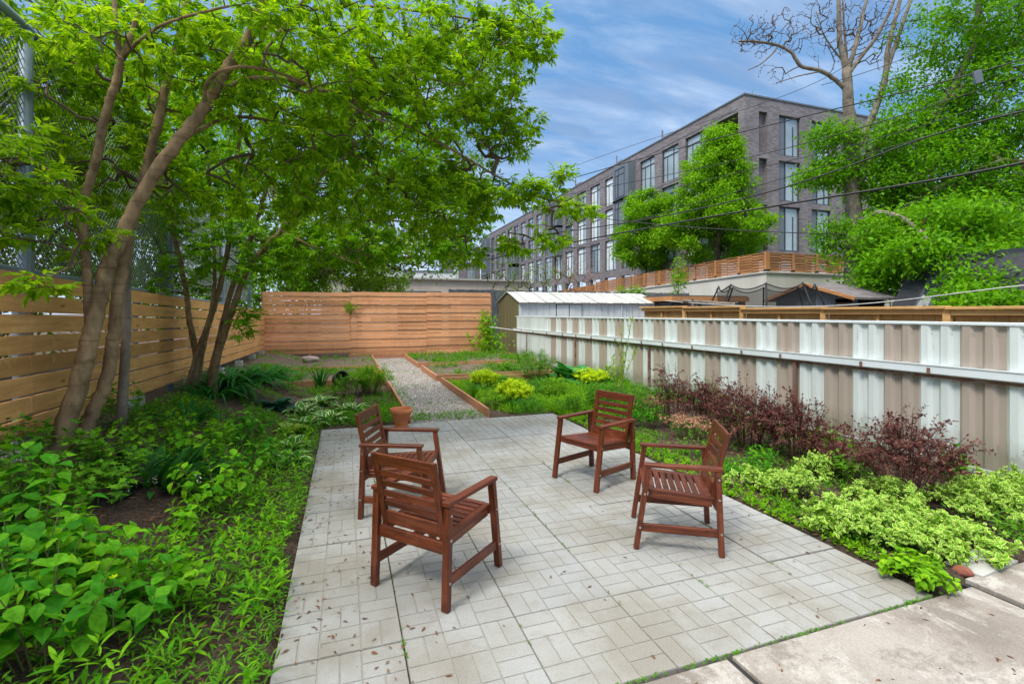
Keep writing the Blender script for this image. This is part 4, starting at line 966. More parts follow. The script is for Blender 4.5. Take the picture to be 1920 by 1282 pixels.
wire([(860, 500, 24), (1000, 464, 20), (1280, 420, 14.5), (1430, 393, 12.6), (1600, 358, 11), (1780, 333, 9.6), (2000, 288, 8.4)], .024, 'lowest heavy black cable across the brick block')
wire([(880, 372, 30), (1000, 392, 24), (1160, 412, 20), (1290, 426, 18), (1500, 437, 17), (1760, 444, 16)], .016, 'wire falling gently to the right across the lower windows')
wire([(850, 468, 28), (960, 469, 26), (1120, 462, 22)], .018, 'short level wire at the far left end of the brick block')
wire([(940, 366, 28), (1280, 242, 20), (1540, 150, 16), (1720, -20, 14)], .009, 'very thin wire rising through the bare branches')
wire([(1540, 160, 16), (1740, 92, 15), (1980, -30, 13)], .010, 'thin wire near the top right corner through the big maple')
wire([(1246, 563, 12.3), (1420, 576, 11.4), (1560, 572, 10), (1700, 560, 8.7), (1830, 548, 7.8), (1990, 528, 7)], .009, 'pale washing line curving up to the right over the pine fence', 'line', 'washing_line', 'line', None)
wire([(918, 613, 18), (950, 617, 17.6), (985, 622, 17.2)], .016, 'grey cable looping across the olive end of the metal shed', 'line', 'cable', 'cable', None)
cb_ = P(1833, 143, 14.3); ce = MB().box((-.10, -.05, -.22), (.10, .05, .16)).build('cable_box', M['panel'], bevel=.02); ce.location = cb_; ce.rotation_euler = (R(4), R(-12), R(-35)); tag(ce, 'small grey box hanging from the uppermost wire at the right', 'cable box')
# ------------------------------------------------------------------ leaf shapes (length 1 along y)
T_LANCE = ([(0, 0, 0), (.17, .30, .05), (.13, .64, .02), (0, 1, -.10), (-.13, .64, .02), (-.17, .30, .05)], [(0, 1, 2, 3), (0, 3, 4, 5)], [0, 0])
T_OVAL = ([(0, 0, 0), (.25, .28, .05), (.24, .60, .03), (0, 1, -.12), (-.24, .60, .03), (-.25, .28, .05)], [(0, 1, 2, 3), (0, 3, 4, 5)], [0, 0])
T_RH = ([(0, 0, 0), (.26, .45, .07), (0, 1, -.08), (-.26, .45, .07)], [(0, 1, 2), (0, 2, 3)], [0, 0])
T_LOBE = ([(0, 0, 0), (.42, .18, .04), (.22, .38, .02), (.50, .68, .0), (.17, .62, .02), (0, 1.05, -.12), (-.17, .62, .02), (-.50, .68, 0), (-.22, .38, .02), (-.42, .18, .04)],
          [(0, 1, 2), (0, 2, 3, 4), (0, 4, 5), (0, 5, 6), (0, 6, 7, 8), (0, 8, 9)], [0] * 6)
def blade(ws, arch=.8, fold=.12, margin=0.0, rip=0.0, seed=1):
    """a leaf of several rows, curving down along its length; with margin>0 a second material runs round the edge"""
    rr = random.Random(seed); n = len(ws); V = []; Fc = []; M_ = []; y = z = 0; ang = 0; L = 1 / (n - 1); rows = []
    for i, w in enumerate(ws):
        if i: y += L * math.cos(ang); z -= L * math.sin(ang)
        ang += arch / (n - 1)
        ww = [w, w * (1 - margin)] if margin else [w]
        row = []
        for q in ([-ww[0], -ww[1], 0, ww[1], ww[0]] if margin else [-w, 0, w]):
            row.append(len(V)); V.append((q, y, z + abs(q) * fold * 3 + (rip * rr.uniform(-1, 1) if abs(q) > 0 else 0)))
        rows.append(row)
    for a, b in zip(rows[:-1], rows[1:]):
        for j in range(len(a) - 1):
            Fc.append((a[j], a[j + 1], b[j + 1], b[j])); M_.append(1 if margin and j in (0, len(a) - 2) else 0)
    return (V, Fc, M_)
T_BROAD = blade([.01, .22, .33, .34, .25, .11, .005], .75, .10, rip=.012)
T_HOSTA = blade([.02, .16, .23, .23, .17, .08, .005], 1.2, .16, .26)
T_BLUEH = blade([.02, .26, .36, .34, .24, .10, .005], 1.1, .14, rip=.01)
T_STRAP = blade([.02, .026, .026, .024, .018, .010, .002], 1.7, .3)
T_IRIS = blade([.03, .034, .034, .026, .014, .002], .35, .3)
T_GRASS = blade([.016, .014, .009, .002], .9, .2)
T_EUON = blade([.03, .27, .30, .18, .01], .5, .10, .35)
T_RHUB = blade([.05, .34, .44, .42, .30, .12, .01], .9, .05, rip=.07)
T_NARR = blade([.02, .085, .10, .065, .005], .55, .1)

def grow(limbs, attr, step=.13, up=.12, r0=.0032, pw=.43, seed=0, rmax=.04):
    rr = np.random.default_rng(seed); pos = []; par = []; lim = []
    for L in limbs:
        pts = np.array([tuple(p) for p in L], float); k = -1
        seg = np.linalg.norm(np.diff(pts, axis=0), axis=1); s = np.concatenate([[0], np.cumsum(seg)])
        for t in np.arange(0, s[-1], step):
            q = np.array([np.interp(t, s, pts[:, i]) for i in range(3)]); par.append(k); pos.append(q); k = len(pos) - 1; lim.append(True)
    nl = len(pos); cap = nl + len(attr) * 60; Pn = np.zeros((cap, 3)); Pn[:nl] = pos; n = nl; par = list(par)
    A = np.asarray(attr); d0 = np.array([np.min(np.linalg.norm(Pn[:nl] - a, axis=1)) for a in A]); paths = []
    for a in A[np.argsort(d0)]:
        dv = a - Pn[:n]; dd = np.linalg.norm(dv, axis=1) + .35 * np.maximum(0, -dv[:, 2]); i = int(np.argmin(dd)); b = Pn[i].copy(); L = np.linalg.norm(a - b)
        m = max(2, min(30, int(L / step))); mid = (a + b) / 2 + np.array([0, 0, up * L]) + rr.normal(0, .05 * L, 3)
        t = np.linspace(0, 1, m + 1)[1:, None]; q = (1 - t) ** 2 * b + 2 * t * (1 - t) * mid + t * t * a; q += rr.normal(0, .006, q.shape)
        if n + m >= cap: break
        Pn[n:n + m] = q; ids = [i] + list(range(n, n + m)); par += [i] + list(range(n, n + m - 1)); n += m; paths.append(ids)
    cnt = np.zeros(n)
    for ids in paths:
        k = ids[-1]; g = 0
        while k >= nl and g < 400: cnt[k] += 1; k = par[k]; g += 1
    rad = np.minimum(r0 * np.maximum(cnt, 1) ** pw, rmax)
    return Pn[:n], paths, rad, nl
def inell(n, c, r, rr, shell=.0):
    v = rr.normal(size=(n, 3)); v /= np.linalg.norm(v, axis=1, keepdims=True); rad = (shell + (1 - shell) * rr.random(n)) ** (1 / 2.2)
    return np.array(tuple(c)) + v * rad[:, None] * np.array(r)
def compound(mb, p, ax, rr, L, size, nl=5, droop=.35, tpl=T_LANCE, m_w=1):
    """box-elder leaf: leaflets in pairs on a short stalk plus one at the end"""
    N = len(p); ax = nrm(ax); upv = nrm(np.stack([rr.normal(0, .25, N), rr.normal(0, .25, N), np.ones(N)], -1)); side = nrm(np.cross(ax, upv))
    spec = [(1.0, 0)] + [(f, s) for f in (.72, .42)[: (nl - 1) // 2] for s in (-1, 1)]
    for f, s in spec:
        d = ax + side * s * (1.0 if s else 0) * rr.uniform(.7, 1.2, (N, 1)); d = nrm(d); d[:, 2] -= droop * rr.uniform(.3, 1.6, N)
        mb.scat(tpl, p + ax * (L * f)[:, None], d, upv + rr.normal(0, .22, (N, 3)), size * rr.uniform(.75, 1.15, N) * (1.1 if not s else .95), wid=m_w)
def tree(name, label, limbs, radii, blobs, leaf, base, bark='bark', size=.09, per=2, seed=1, group=None, twigmat='twig', step=.13, up=.12, kind='comp', nl=5, r0=.0032, sides=9, cat='tree', clump=(.0, 1), extra=None, density_skip=0, twigs=True, droop=.35, rmax=.04, tpl=None, wob=.02, tips=0):
    rr = np.random.default_rng(seed); root = empty(name, base, label, cat, group)
    tk = MB()
    for L, (ra, rb) in zip(limbs, radii):
        pts = np.array([tuple(p) for p in L]); k = max(8, len(pts) * 6); t = np.linspace(0, len(pts) - 1, k)
        # Catmull-Rom style smoothing
        q = np.stack([np.interp(t, np.arange(len(pts)), pts[:, i]) for i in range(3)], -1)
        for _ in range(5): q[1:-1] = (q[:-2] + 2 * q[1:-1] + q[2:]) / 4
        rad = np.linspace(ra, rb, k) * (1 + wob * rr.normal(size=k)) * (1 + (.22 * np.exp(-np.linspace(0, 1, k) * 14) if L is limbs[0] else 0)); q[1:-1] += rr.normal(0, ra * .06, q[1:-1].shape)
        tk.tube(q, rad, sides)
    tk.build('trunk', M[bark], root, smooth=True)
    attr = np.concatenate([inell(n, c, r, rr, sh) for (c, r, n, sh) in blobs])
    Pn, paths, rad, nlimb = grow(limbs, attr, step, up, r0, seed=seed, rmax=rmax)
    if twigs:
        tw = MB()
        for ids in paths:
            rs = rad[ids].copy(); rs[0] = rs[1]; tw.tube(Pn[ids], rs, 4 if rs[0] < .012 else 6, cap=False)
        tw.build('branches', M[twigmat if twigmat else bark], root)
    if leaf is None: return root, Pn, paths, rad
    pp, dd = [], []
    for ids in paths:
        ids = np.array(ids); sel = ids[1:][rad[ids[1:]] < r0 * 2.1]
        if tips: sel = ids[1:][-tips:]
        if len(sel) == 0: continue
        q = Pn[ids]; tg = nrm(np.diff(q, axis=0)); pp.append(Pn[sel]); dd.append(tg[-len(sel):])
        pp.append(Pn[ids[-1:]]); dd.append(tg[-1:])
    pp = np.concatenate(pp); dd = np.concatenate(dd); lf_ = MB()
    for k in range(per):
        N = len(pp); a = dd + rr.normal(0, .75, (N, 3)); a[:, 2] = a[:, 2] * .6 - .12; a = nrm(a)
        off = rr.normal(0, clump[0], (N, 3)) if clump[0] else 0
        if kind == 'comp': compound(lf_, pp + off, a, rr, rr.uniform(.7, 1.2, N) * size * 1.15, size, nl, droop, tpl or T_LANCE)
        else:
            for c_ in range(clump[1]):
                lf_.scat(tpl or T_RH, pp + rr.normal(0, max(clump[0], size * .8), (N, 3)), a + rr.normal(0, .8, (N, 3)) + np.array([0, 0, -droop]), np.array([0, 0, 1.]) + rr.normal(0, .5, (N, 3)), size * rr.uniform(.6, 1.25, N))
    lf_.build('crown', M[leaf], root)
    return root, Pn, paths, rad

def PL(*a): return [P(*p) for p in a]
# ---- the two multi-stemmed box elders by the left fence
bA = P(125, 852, 4.0)
limA = [PL((92, 880, 4.0), (118, 806, 4.0), (146, 729, 4.02), (163, 664, 4.05), (171, 622, 4.08), (180, 590, 4.1), (190, 545, 4.14), (203, 497, 4.2), (223, 450, 4.25), (246, 400, 4.3), (280, 340, 4.3), (332, 265, 4.35), (374, 215, 4.4), (408, 165, 4.45), (423, 130, 4.5), (472, 67, 4.6), (505, -40, 4.7)),
        PL((172, 625, 4.08), (167, 590, 4.08), (165, 545, 4.1), (163, 497, 4.1), (154, 430, 4.15), (155, 378, 4.2), (170, 338, 4.2), (182, 295, 4.2), (192, 240, 4.2), (203, 195, 4.2), (220, 150, 4.2), (228, 108, 4.2)),
        PL((142, 880, 4.15), (158, 806, 4.2), (180, 760, 4.22), (196, 729, 4.25), (208, 664, 4.3), (216, 610, 4.3), (218, 572, 4.32), (231, 497, 4.4), (243, 430, 4.45), (268, 345, 4.5), (286, 268, 4.55), (303, 200, 4.6), (318, 130, 4.7), (340, 67, 4.8), (356, -40, 4.9)),
        PL((224, 112, 4.2), (218, 60, 4.2), (214, 0, 4.2), (212, -90, 4.2)),
        PL((228, 112, 4.2), (245, 70, 4.25), (262, 15, 4.3), (282, -70, 4.4)),
        PL((232, 108, 4.2), (258, 78, 4.1), (300, 48, 4.05), (352, 30, 4.0), (430, 12, 4.0)),
        PL((384, 198, 4.4), (384, 160, 4.3), (408, 134, 4.2), (450, 124, 4.2), (500, 130, 4.3), (560, 150, 4.5), (640, 190, 4.8), (720, 230, 5.0)),
        PL((492, 130, 4.3), (498, 95, 4.3), (528, 55, 4.35), (560, 15, 4.4), (585, -30, 4.5)),
        PL((420, 165, 4.45), (470, 145, 4.6), (540, 148, 4.8), (620, 175, 5.1), (720, 215, 5.4), (830, 270, 5.6), (930, 330, 5.7), (1010, 372, 5.7), (1090, 386, 5.6)),
        PL((330, 265, 4.35), (430, 215, 4.9), (540, 230, 5.4), (660, 290, 5.8), (760, 360, 6.0), (850, 420, 6.0)),
        PL((455, 75, 4.6), (560, 20, 5.1), (680, 10, 5.5), (820, 25, 5.8), (960, 50, 5.9), (1040, 70, 5.9)),
        PL((150, 378, 4.2), (110, 330, 4.0), (60, 300, 3.9), (-10, 270, 3.8)),
        PL((162, 485, 4.1), (130, 500, 3.7), (90, 520, 3.4), (60, 545, 3.3))]
radA = [(.070, .044), (.037, .032), (.058, .032), (.024, .014), (.028, .016), (.016, .009), (.017, .009), (.014, .008), (.024, .009), (.020, .008), (.020, .008), (.014, .008), (.007, .004)]
def ce(px, py, d): return P(px, py, d)
blA = [(ce(110, 240, 4.5), (.9, .7, .9), 212, .1), (ce(300, 120, 4.9), (1.1, .75, .7), 225, .1), (ce(330, 330, 5.3), (.9, .7, .55), 100, .1), (ce(200, 60, 3.9), (.7, .4, .35), 34, 0),
       (ce(560, 120, 4.8), (1.15, .9, .85), 371, .1), (ce(620, 330, 5.3), (1.1, .7, .6), 240, .1), (ce(830, 150, 5.6), (1.05, .8, .95), 371, .1),
       (ce(830, 370, 5.8), (.8, .6, .5), 175, .1), (ce(960, 60, 5.9), (.62, .5, .35), 100, .1), (ce(945, 240, 5.8), (.45, .4, .45), 78, .1), (ce(990, 360, 5.7), (.55, .35, .16), 59, 0),
       (ce(1080, 392, 5.6), (.40, .2, .07), 14, 0), (ce(1060, 320, 5.7), (.2, .2, .10), 6, 0), (ce(960, 455, 5.7), (.30, .25, .12), 16, 0), (ce(1030, 440, 5.6), (.26, .2, .14), 14, 0), (ce(880, 480, 5.9), (.28, .2, .12), 12, 0), (ce(70, 530, 3.3), (.12, .2, .05), 5, 0), (ce(10, 330, 3.6), (.4, .5, .5), 60, 0), (ce(110, 430, 3.9), (.45, .5, .25), 26, 0)]
M['maple_near'] = M['maple']
tree('box_elder', 'big multi stemmed box elder leaning right from beside the left plank fence, nearest the viewer', limA, radA, blA, 'maple', bA, per=3, seed=11, size=.074, sides=12, step=.12)
tr3 = empty('sapling', P(228, 800, 4.7), 'slim straight grey stem standing right behind the nearest box elder', 'tree')
MB().tube([tuple(p) for p in PL((226, 812, 4.75), (229, 760, 4.75), (234, 680, 4.75), (238, 600, 4.75), (237, 520, 4.75), (243, 440, 4.8), (262, 360, 4.9), (300, 240, 5.0), (330, 100, 5.2))], [.042, .045, .04, .038, .036, .034, .03, .025, .02], 10).build('trunk', M['bark_grey'], tr3, smooth=True)
limB = [PL((352, 765, 7.4), (366, 700, 7.4), (368, 660, 7.4), (354, 600, 7.4), (350, 545, 7.4), (334, 470, 7.4), (320, 420, 7.4), (308, 330, 7.4), (300, 240, 7.4), (280, 100, 7.4)),
        PL((362, 765, 7.5), (372, 700, 7.5), (384, 625, 7.5), (405, 565, 7.5), (424, 490, 7.5), (432, 430, 7.5), (440, 340, 7.5), (452, 240, 7.6), (450, 100, 7.7)),
        PL((400, 765, 7.3), (402, 690, 7.3), (418, 632, 7.3), (440, 570, 7.3), (462, 505, 7.3), (498, 462, 7.3), (528, 432, 7.3), (565, 385, 7.4), (610, 320, 7.5), (670, 240, 7.7), (740, 150, 8)),
        PL((388, 765, 7.4), (392, 710, 7.4), (410, 640, 7.4), (428, 560, 7.4), (450, 500, 7.4), (478, 430, 7.4), (500, 350, 7.5), (530, 240, 7.6), (560, 100, 7.8)),
        PL((344, 765, 7.35), (352, 720, 7.35), (372, 655, 7.35), (396, 590, 7.35), (404, 520, 7.35), (398, 430, 7.4), (390, 300, 7.4)),
        PL((500, 460, 7.3), (600, 430, 7.6), (700, 410, 8.0), (800, 420, 8.3), (880, 450, 8.4)),
        PL((528, 432, 7.3), (600, 470, 7.2), (670, 495, 7.2))]
radB = [(.052, .02), (.055, .02), (.058, .018), (.05, .018), (.042, .018), (.025, .01), (.018, .008)]
blB = [(ce(300, 300, 7.4), (1.3, 1.0, 1.3), 306, .15), (ce(300, 520, 7.2), (.9, .8, .38), 81, .1), (ce(480, 240, 7.6), (1.6, 1.2, 1.4), 408, .15), (ce(470, 470, 7.3), (.8, .8, .5), 122, .1),
       (ce(700, 300, 7.9), (1.3, 1.1, 1.2), 387, .15), (ce(650, 460, 7.6), (1.0, .8, .35), 163, .1), (ce(850, 400, 8.4), (.75, .7, .65), 163, .1), (ce(455, 600, 7.1), (.22, .3, .35), 14, 0),
       (ce(835, 470, 8.0), (.55, .4, .25), 44, 0)]
tree('box_elder', 'second box elder, a tight cluster of thin stems halfway down the left fence', limB, radB, blB, 'maple_b', P(375, 760, 7.4), per=3, seed=12, size=.082, nl=5, step=.16, sides=8)

# ---- trees beyond the left and far fences
def simple_tree(x, y, h, r, label, leaf, seed, trunk_r=.15, bark='bark_grey', size=.16, n=260, name='broadleaf_tree', zc=None, rz=None, group='trees beyond the fences', per=2, clump=(.14, 3), step=.3, lean=(0, 0), z0=0.0, shell=.35, tpl=None, tips=0, blobs_in=None):
    rr = np.random.default_rng(seed); zc = zc or h * .62; rz = rz or h * .40
    top = Vector((x + lean[0], y + lean[1], z0 + h * .85)); base = Vector((x, y, z0 - .1)); limbs = [[base, base.lerp(top, .3) + Vector((.1, 0, 0)), base.lerp(top, .65) - Vector((.1, .05, 0)), top]]; radii = [(trunk_r, trunk_r * .25)]
    for k in range(5):
        a = k * 1.3 + seed; b0 = base.lerp(top, .28 + .1 * k); e = b0 + Vector((math.cos(a) * r * .62, math.sin(a) * r * .62, h * .2)); limbs.append([b0, b0.lerp(e, .5) + Vector((0, 0, .15)), e]); radii.append((trunk_r * .45, trunk_r * .12))
    blobs = [((x + lean[0] * .6, y + lean[1] * .6, z0 + zc), (r, r, rz), n, shell)]
    for k in range(5):
        a = k * 1.26 + seed * 2; blobs.append(((x + math.cos(a) * r * .55, y + math.sin(a) * r * .55, z0 + zc + rz * rr.uniform(-.5, .5)), (r * .55, r * .55, rz * .42), n // 6, .2))
    if blobs_in: blobs = [((x + c[0], y + c[1], z0 + c[2]), r_, n_, s_) for c, r_, n_, s_ in blobs_in]
    return tree(name, label, limbs, radii, blobs, leaf, base, bark=bark, size=size, per=per, seed=seed, kind='cl', clump=clump, step=step, r0=.006, group=group, sides=8, tpl=tpl, tips=tips)
simple_tree(-5.6, 6.5, 7.5, 2.4, 'leafy light green tree directly behind the chain link fence, nearest the viewer', 'bgtree', 21, size=.14, n=520, zc=3.9, rz=3.2)
simple_tree(-6.2, 11.5, 9, 3.0, 'tall light green tree behind the left fence, beyond the second box elder', 'bgtree', 22, size=.17, n=600, zc=5.2, rz=4.6)
simple_tree(-4.9, 16.2, 8, 2.6, 'green tree behind the corner of the two cedar fences', 'maple_b', 23, size=.17, n=520, zc=4.6, rz=3.8)
simple_tree(-9.0, 4.2, 6, 2.2, 'bushy green tree low behind the chain link fence at the left edge', 'bgtree', 25, size=.15, n=420, zc=2.6, rz=2.6)
simple_tree(-3.2, 22.5, 5.2, 2.6, 'low leafy tree behind the left end of the far cedar fence', 'maple_b', 26, size=.17, n=420, zc=2.9, rz=2.1)
simple_tree(0.6, 25.5, 5.4, 2.4, 'low leafy tree behind the middle of the far cedar fence', 'bgtree', 27, size=.18, n=300, zc=3.6, rz=1.8)
simple_tree(-11.5, 13, 9, 4.0, 'wide green tree far behind the chain link fence', 'bgtree', 28, size=.24, n=520, zc=4.6, rz=4.4, clump=(.25, 3))
# old grey trunk behind the far fence
oL = [PL((556, 560, 21), (556, 500, 21), (548, 440, 21), (560, 360, 21), (600, 260, 21)), PL((556, 470, 21), (520, 380, 21), (480, 260, 21)), PL((570, 528, 20.8), (610, 512, 20.5), (650, 490, 20.5), (700, 470, 20.5)), PL((558, 420, 21), (650, 340, 21), (740, 240, 21)), PL((590, 290, 21), (700, 180, 21), (820, 110, 21))]
tree('old_tree', 'old tree with thick pale grey trunk behind the cedar fence at the far end', oL, [(.48, .3), (.25, .1), (.16, .07), (.2, .08), (.16, .06)],
     [(ce(620, 230, 21), (4.5, 3, 4.2), 560, .2), (ce(620, 450, 20.5), (4.0, 2.4, 1.7), 360, .1), (ce(820, 350, 21), (2.4, 2, 2.6), 260, .1), (ce(750, 475, 20), (2.6, 2, .9), 170, .1), (ce(850, 130, 21), (2.6, 2, 2.6), 240, .1)],
     'bgtree', P(556, 600, 21), bark='bark_grey', size=.22, per=2, seed=31, kind='cl', clump=(.22, 3), step=.4, r0=.012, rmax=.09)
# dark conifer behind the chain link fence, top left
cr = np.random.default_rng(5); cf_ = empty('conifer', (-9.5, 9.0, 0), 'dark blue green conifer showing through the chain link fence at the top left', 'conifer')
MB().tube([(-9.5, 9, -.1), (-9.5, 9, 9), (-9.4, 9, 13)], [.28, .15, .03], 8).build('trunk', M['bark'], cf_)
N = 5200; zz = 2 + 11 * cr.random(N) ** 1.2; a = cr.uniform(0, 6.28, N); rm = (13.4 - zz) * .30; q = rm * cr.uniform(.25, 1, N)
nd = MB(); nd.scat(T_RH, np.stack([-9.5 + q * np.cos(a), 9 + q * np.sin(a), zz - q * .35], -1), np.stack([np.cos(a), np.sin(a), np.full(N, -.45) + cr.normal(0, .3, N)], -1), np.array([0, 0, 1.]) + cr.normal(0, .4, (N, 3)), cr.uniform(.22, .5, N), wid=.5)
nd.build('crown', M['conifer'], cf_)

# ---- street trees in front of the brick block
tgz = 3.7
def lumps(rr, prof, n, r, dens):
    # sub-crowns at the ends of the main limbs, with gaps between them
    out = [((0, 0, (prof[0][1] + prof[-1][1]) / 2), (prof[1][0] * .55, prof[1][0] * .55, (prof[-1][1] - prof[0][1]) * .42), int(dens * 3), .1)]
    for k in range(n):
        t = (k + rr.random() * .8) / n; z = prof[0][1] + (prof[-1][1] - prof[0][1]) * t; R_ = np.interp(z, [p[1] for p in prof], [p[0] for p in prof])
        a = k * 2.4 + rr.normal(0, .4); q = R_ * rr.uniform(.5, .98); s_ = r * rr.uniform(.6, 1.25) * (.55 + .45 * R_ / prof[1][0])
        out.append(((q * math.cos(a), q * math.sin(a), z), (s_, s_, s_ * rr.uniform(.45, .8)), max(4, int(dens * s_ * s_)), .15))
    return out
simple_tree(22.6, 33.0, 7.2, 2.3, 'smaller rounded bright green street tree to the left on the terrace', 'bright', 41, trunk_r=.09, size=.22, z0=tz(33), group='street trees on the terrace', clump=(.17, 9), bark='twig', per=2, tips=2,
            blobs_in=lumps(np.random.default_rng(1), [(1.3, 1.9), (2.2, 3.6), (2.1, 5.4), (1.4, 6.9), (.4, 7.9)], 30, 1.0, 19))
simple_tree(22.85, 25.4, 9.2, 3.2, 'taller pointed bright green street tree in front of the corner of the brick block', 'bright', 42, trunk_r=.12, size=.22, z0=tz(25), group='street trees on the terrace', clump=(.17, 9), bark='twig', per=2, tips=2,
            blobs_in=lumps(np.random.default_rng(4), [(1.9, 1.6), (2.95, 3.0), (2.6, 5.2), (1.9, 7.2), (1.0, 8.8), (.2, 9.8)], 46, 1.1, 19))
# ---- the great maple on the right, bare above and leafy below
D = 20.5
mL = [PL((1603, 610, D), (1602, 520, D), (1603, 450, D), (1598, 360, D), (1596, 280, D), (1592, 200, D), (1587, 130, D)),
      PL((1587, 135, D), (1574, 80, D), (1572, 20, D), (1574, -60, D)), PL((1588, 135, D), (1602, 95, D), (1615, 40, D), (1630, -20, D)), PL((1590, 140, D), (1610, 112, D), (1640, 75, D), (1670, 20, D), (1690, -40, D)),
      PL((1597, 190, D + .2), (1580, 160, D), (1540, 132, D), (1500, 126, D), (1485, 98, D), (1460, 85, D), (1420, 78, D), (1385, 78, D)), PL((1460, 85, D), (1450, 100, D), (1425, 122, D), (1402, 132, D)),
      PL((1540, 134, D), (1500, 142, D), (1455, 156, D)),
      PL((1606, 350, D), (1640, 280, D), (1657, 265, D - .3), (1700, 238, D - .5), (1742, 232, D - .8), (1765, 200, D - 1), (1800, 140, D - 1.2), (1832, 75, D - 1.4), (1838, 0, D - 1.5), (1840, -60, D - 1.5)),
      PL((1596, 300, D), (1640, 210, D), (1660, 150, D), (1665, 90, D), (1680, 30, D), (1700, -40, D)), PL((1655, 160, D), (1680, 80, D), (1705, 10, D), (1730, -50, D)),
      PL((1600, 460, D), (1680, 400, D - 1), (1780, 340, D - 2), (1880, 300, D - 3)), PL((1765, 200, D - 1), (1840, 130, D - 1.6), (1930, 60, D - 2)), PL((1606, 420, D), (1650, 395, 17), (1700, 410, 14.5), (1740, 450, 13))]
mR = [(.42, .17), (.13, .06), (.11, .05), (.10, .045), (.10, .04), (.04, .02), (.035, .015), (.2, .1), (.15, .06), (.09, .05), (.16, .07), (.09, .05), (.12, .04)]
tree('maple_tree', 'great maple with thick trunk and leafy crown over the right of the photo', mL, mR,
     [(ce(1745, 440, D - .5), (2.3, 2.2, 1.9), 230, .3), (ce(1640, 330, D), (1.5, 1.5, 1.3), 60, .3), (ce(1560, 255, D), (1.2, 1.0, .5), 34, .2), (ce(1545, 330, D), (1.3, 1.0, .3), 34, .1), (ce(1560, 300, D), (.9, 1, .3), 16, .1), (ce(1760, 330, D - 1), (3.0, 2.5, 1.6), 150, .3), (ce(1860, 200, D - 1.5), (2.4, 2, 2.4), 210, .2),
      (ce(1720, 190, D), (2.2, 1.5, 1.5), 44, .1), (ce(1870, 40, D - 1.5), (2.6, 2, 1.8), 150, .1), (ce(1740, 60, D), (1.8, 1.5, 1.0), 18, .1), (ce(1890, 380, D - 2), (2.2, 2, 2.2), 150, .2), (ce(1560, 440, D - .5), (.9, .8, .8), 22, .1), (ce(1655, 500, D - .6), (1.2, 1, 1.2), 70, .2), (ce(1690, 440, 15.5), (1.6, 1.2, .8), 80, .1), (ce(1735, 480, 13.5), (1.3, 1.0, .42), 60, .1), (ce(1780, 420, 14), (1.3, 1.0, .7), 60, .1), (ce(1650, 520, 14.5), (.5, .5, .45), 26, .1), (ce(1800, 440, D - 3), (2.4, 2, 1.4), 150, .2), (ce(1700, 260, D - 1), (1.8, 1.5, 1.2), 60, .2)],
     'bigtree', P(1603, 640, D), bark='bark_grey', size=.17, per=2, seed=51, kind='cl', clump=(.22, 9), tips=3, step=.4, r0=.011, rmax=.08)
# bare upper limbs of a neighbour tree: twigs with buds only
bL = [PL((1598, 200, D + .6), (1590, 130, D + .6), (1583, 60, D + .6), (1580, 0, D + .6)), mL[4], PL((1582, 118, D + .5), (1545, 70, D + .5), (1530, 20, D + .5))]
rt, Pn, paths, rad = tree('bare_tree', 'bare grey branches with tiny buds reaching left into the sky above the maple', bL, [(.07, .03), (.065, .022), (.04, .02)],
     [(ce(1415, 70, D), (1.2, .6, .9), 190, 0), (ce(1480, 60, D), (1.5, .6, 1.1), 180, 0), (ce(1560, 50, D), (1.7, .8, 1.7), 260, 0), (ce(1650, 60, D), (1.6, .8, 1.6), 220, 0), (ce(1455, 140, D), (1.2, .3, .45), 26, 0)],
     None, P(1598, 640, D + .6), bark='bark_grey', seed=52, step=.22, r0=.0055, up=.0, rmax=.045)
bd = np.array([Pn[i[-1]] for i in paths] + [Pn[i[len(i) // 2]] for i in paths]); rr = np.random.default_rng(9)
MB().scat(T_RH, bd, rr.normal(size=bd.shape), rr.normal(size=bd.shape), rr.uniform(.03, .075, len(bd)), wid=1.4).build('buds', M['dry'], rt)
# layered bright tree low on the right, before the dark house
def layered(c, label, seed, blobs, leaf='bigtree', size=.15):
    b = Vector((c[0], c[1], -.1)); L = [[b, b + Vector((0, 0, 1.2)), b + Vector((.2, 0, 2.6))]]; Rr = [(.07, .03)]
    for (cc, r_, n_, s_) in blobs: L.append([b + Vector((0, 0, 1.2)), Vector(tuple(cc))]); Rr.append((.04, .015))
    return tree('small_maple', label, L, Rr, blobs, leaf, b, bark='bark', size=size, per=2, seed=seed, kind='cl', clump=(.08, 3), step=.2, r0=.004, up=.02)
cc = P(1900, 560, 12.0)
layered((cc.x, cc.y), 'low spreading maple in tiers of bright leaves in front of the dark slate house', 61,
        [(ce(1860, 520, 12.2), (1.4, .8, .16), 80, 0), (ce(1830, 546, 11.6), (1.2, .7, .14), 80, 0), (ce(1880, 560, 11.2), (1.3, .8, .14), 80, 0), (ce(1930, 500, 12.6), (1.4, .8, .2), 60, 0), (ce(1900, 470, 12.6), (1.5, .8, .2), 80, 0), (ce(1880, 495, 12.3), (1.3, .8, .16), 60, 0), (ce(1840, 576, 11), (1.3, .6, .10), 60, 0)])
simple_tree(19.0, 4.5, 7.5, 3.2, 'dense dark green tree behind the dark slate house at the right edge', 'bigtree', 63, size=.19, n=420, zc=4.9, rz=2.6, clump=(.2, 4))
simple_tree(25.0, 14.5, 10, 4.2, 'big green tree filling the gap between the great maple and the right edge', 'bigtree', 64, size=.24, n=200, zc=4.8, rz=3.6, clump=(.3, 4))

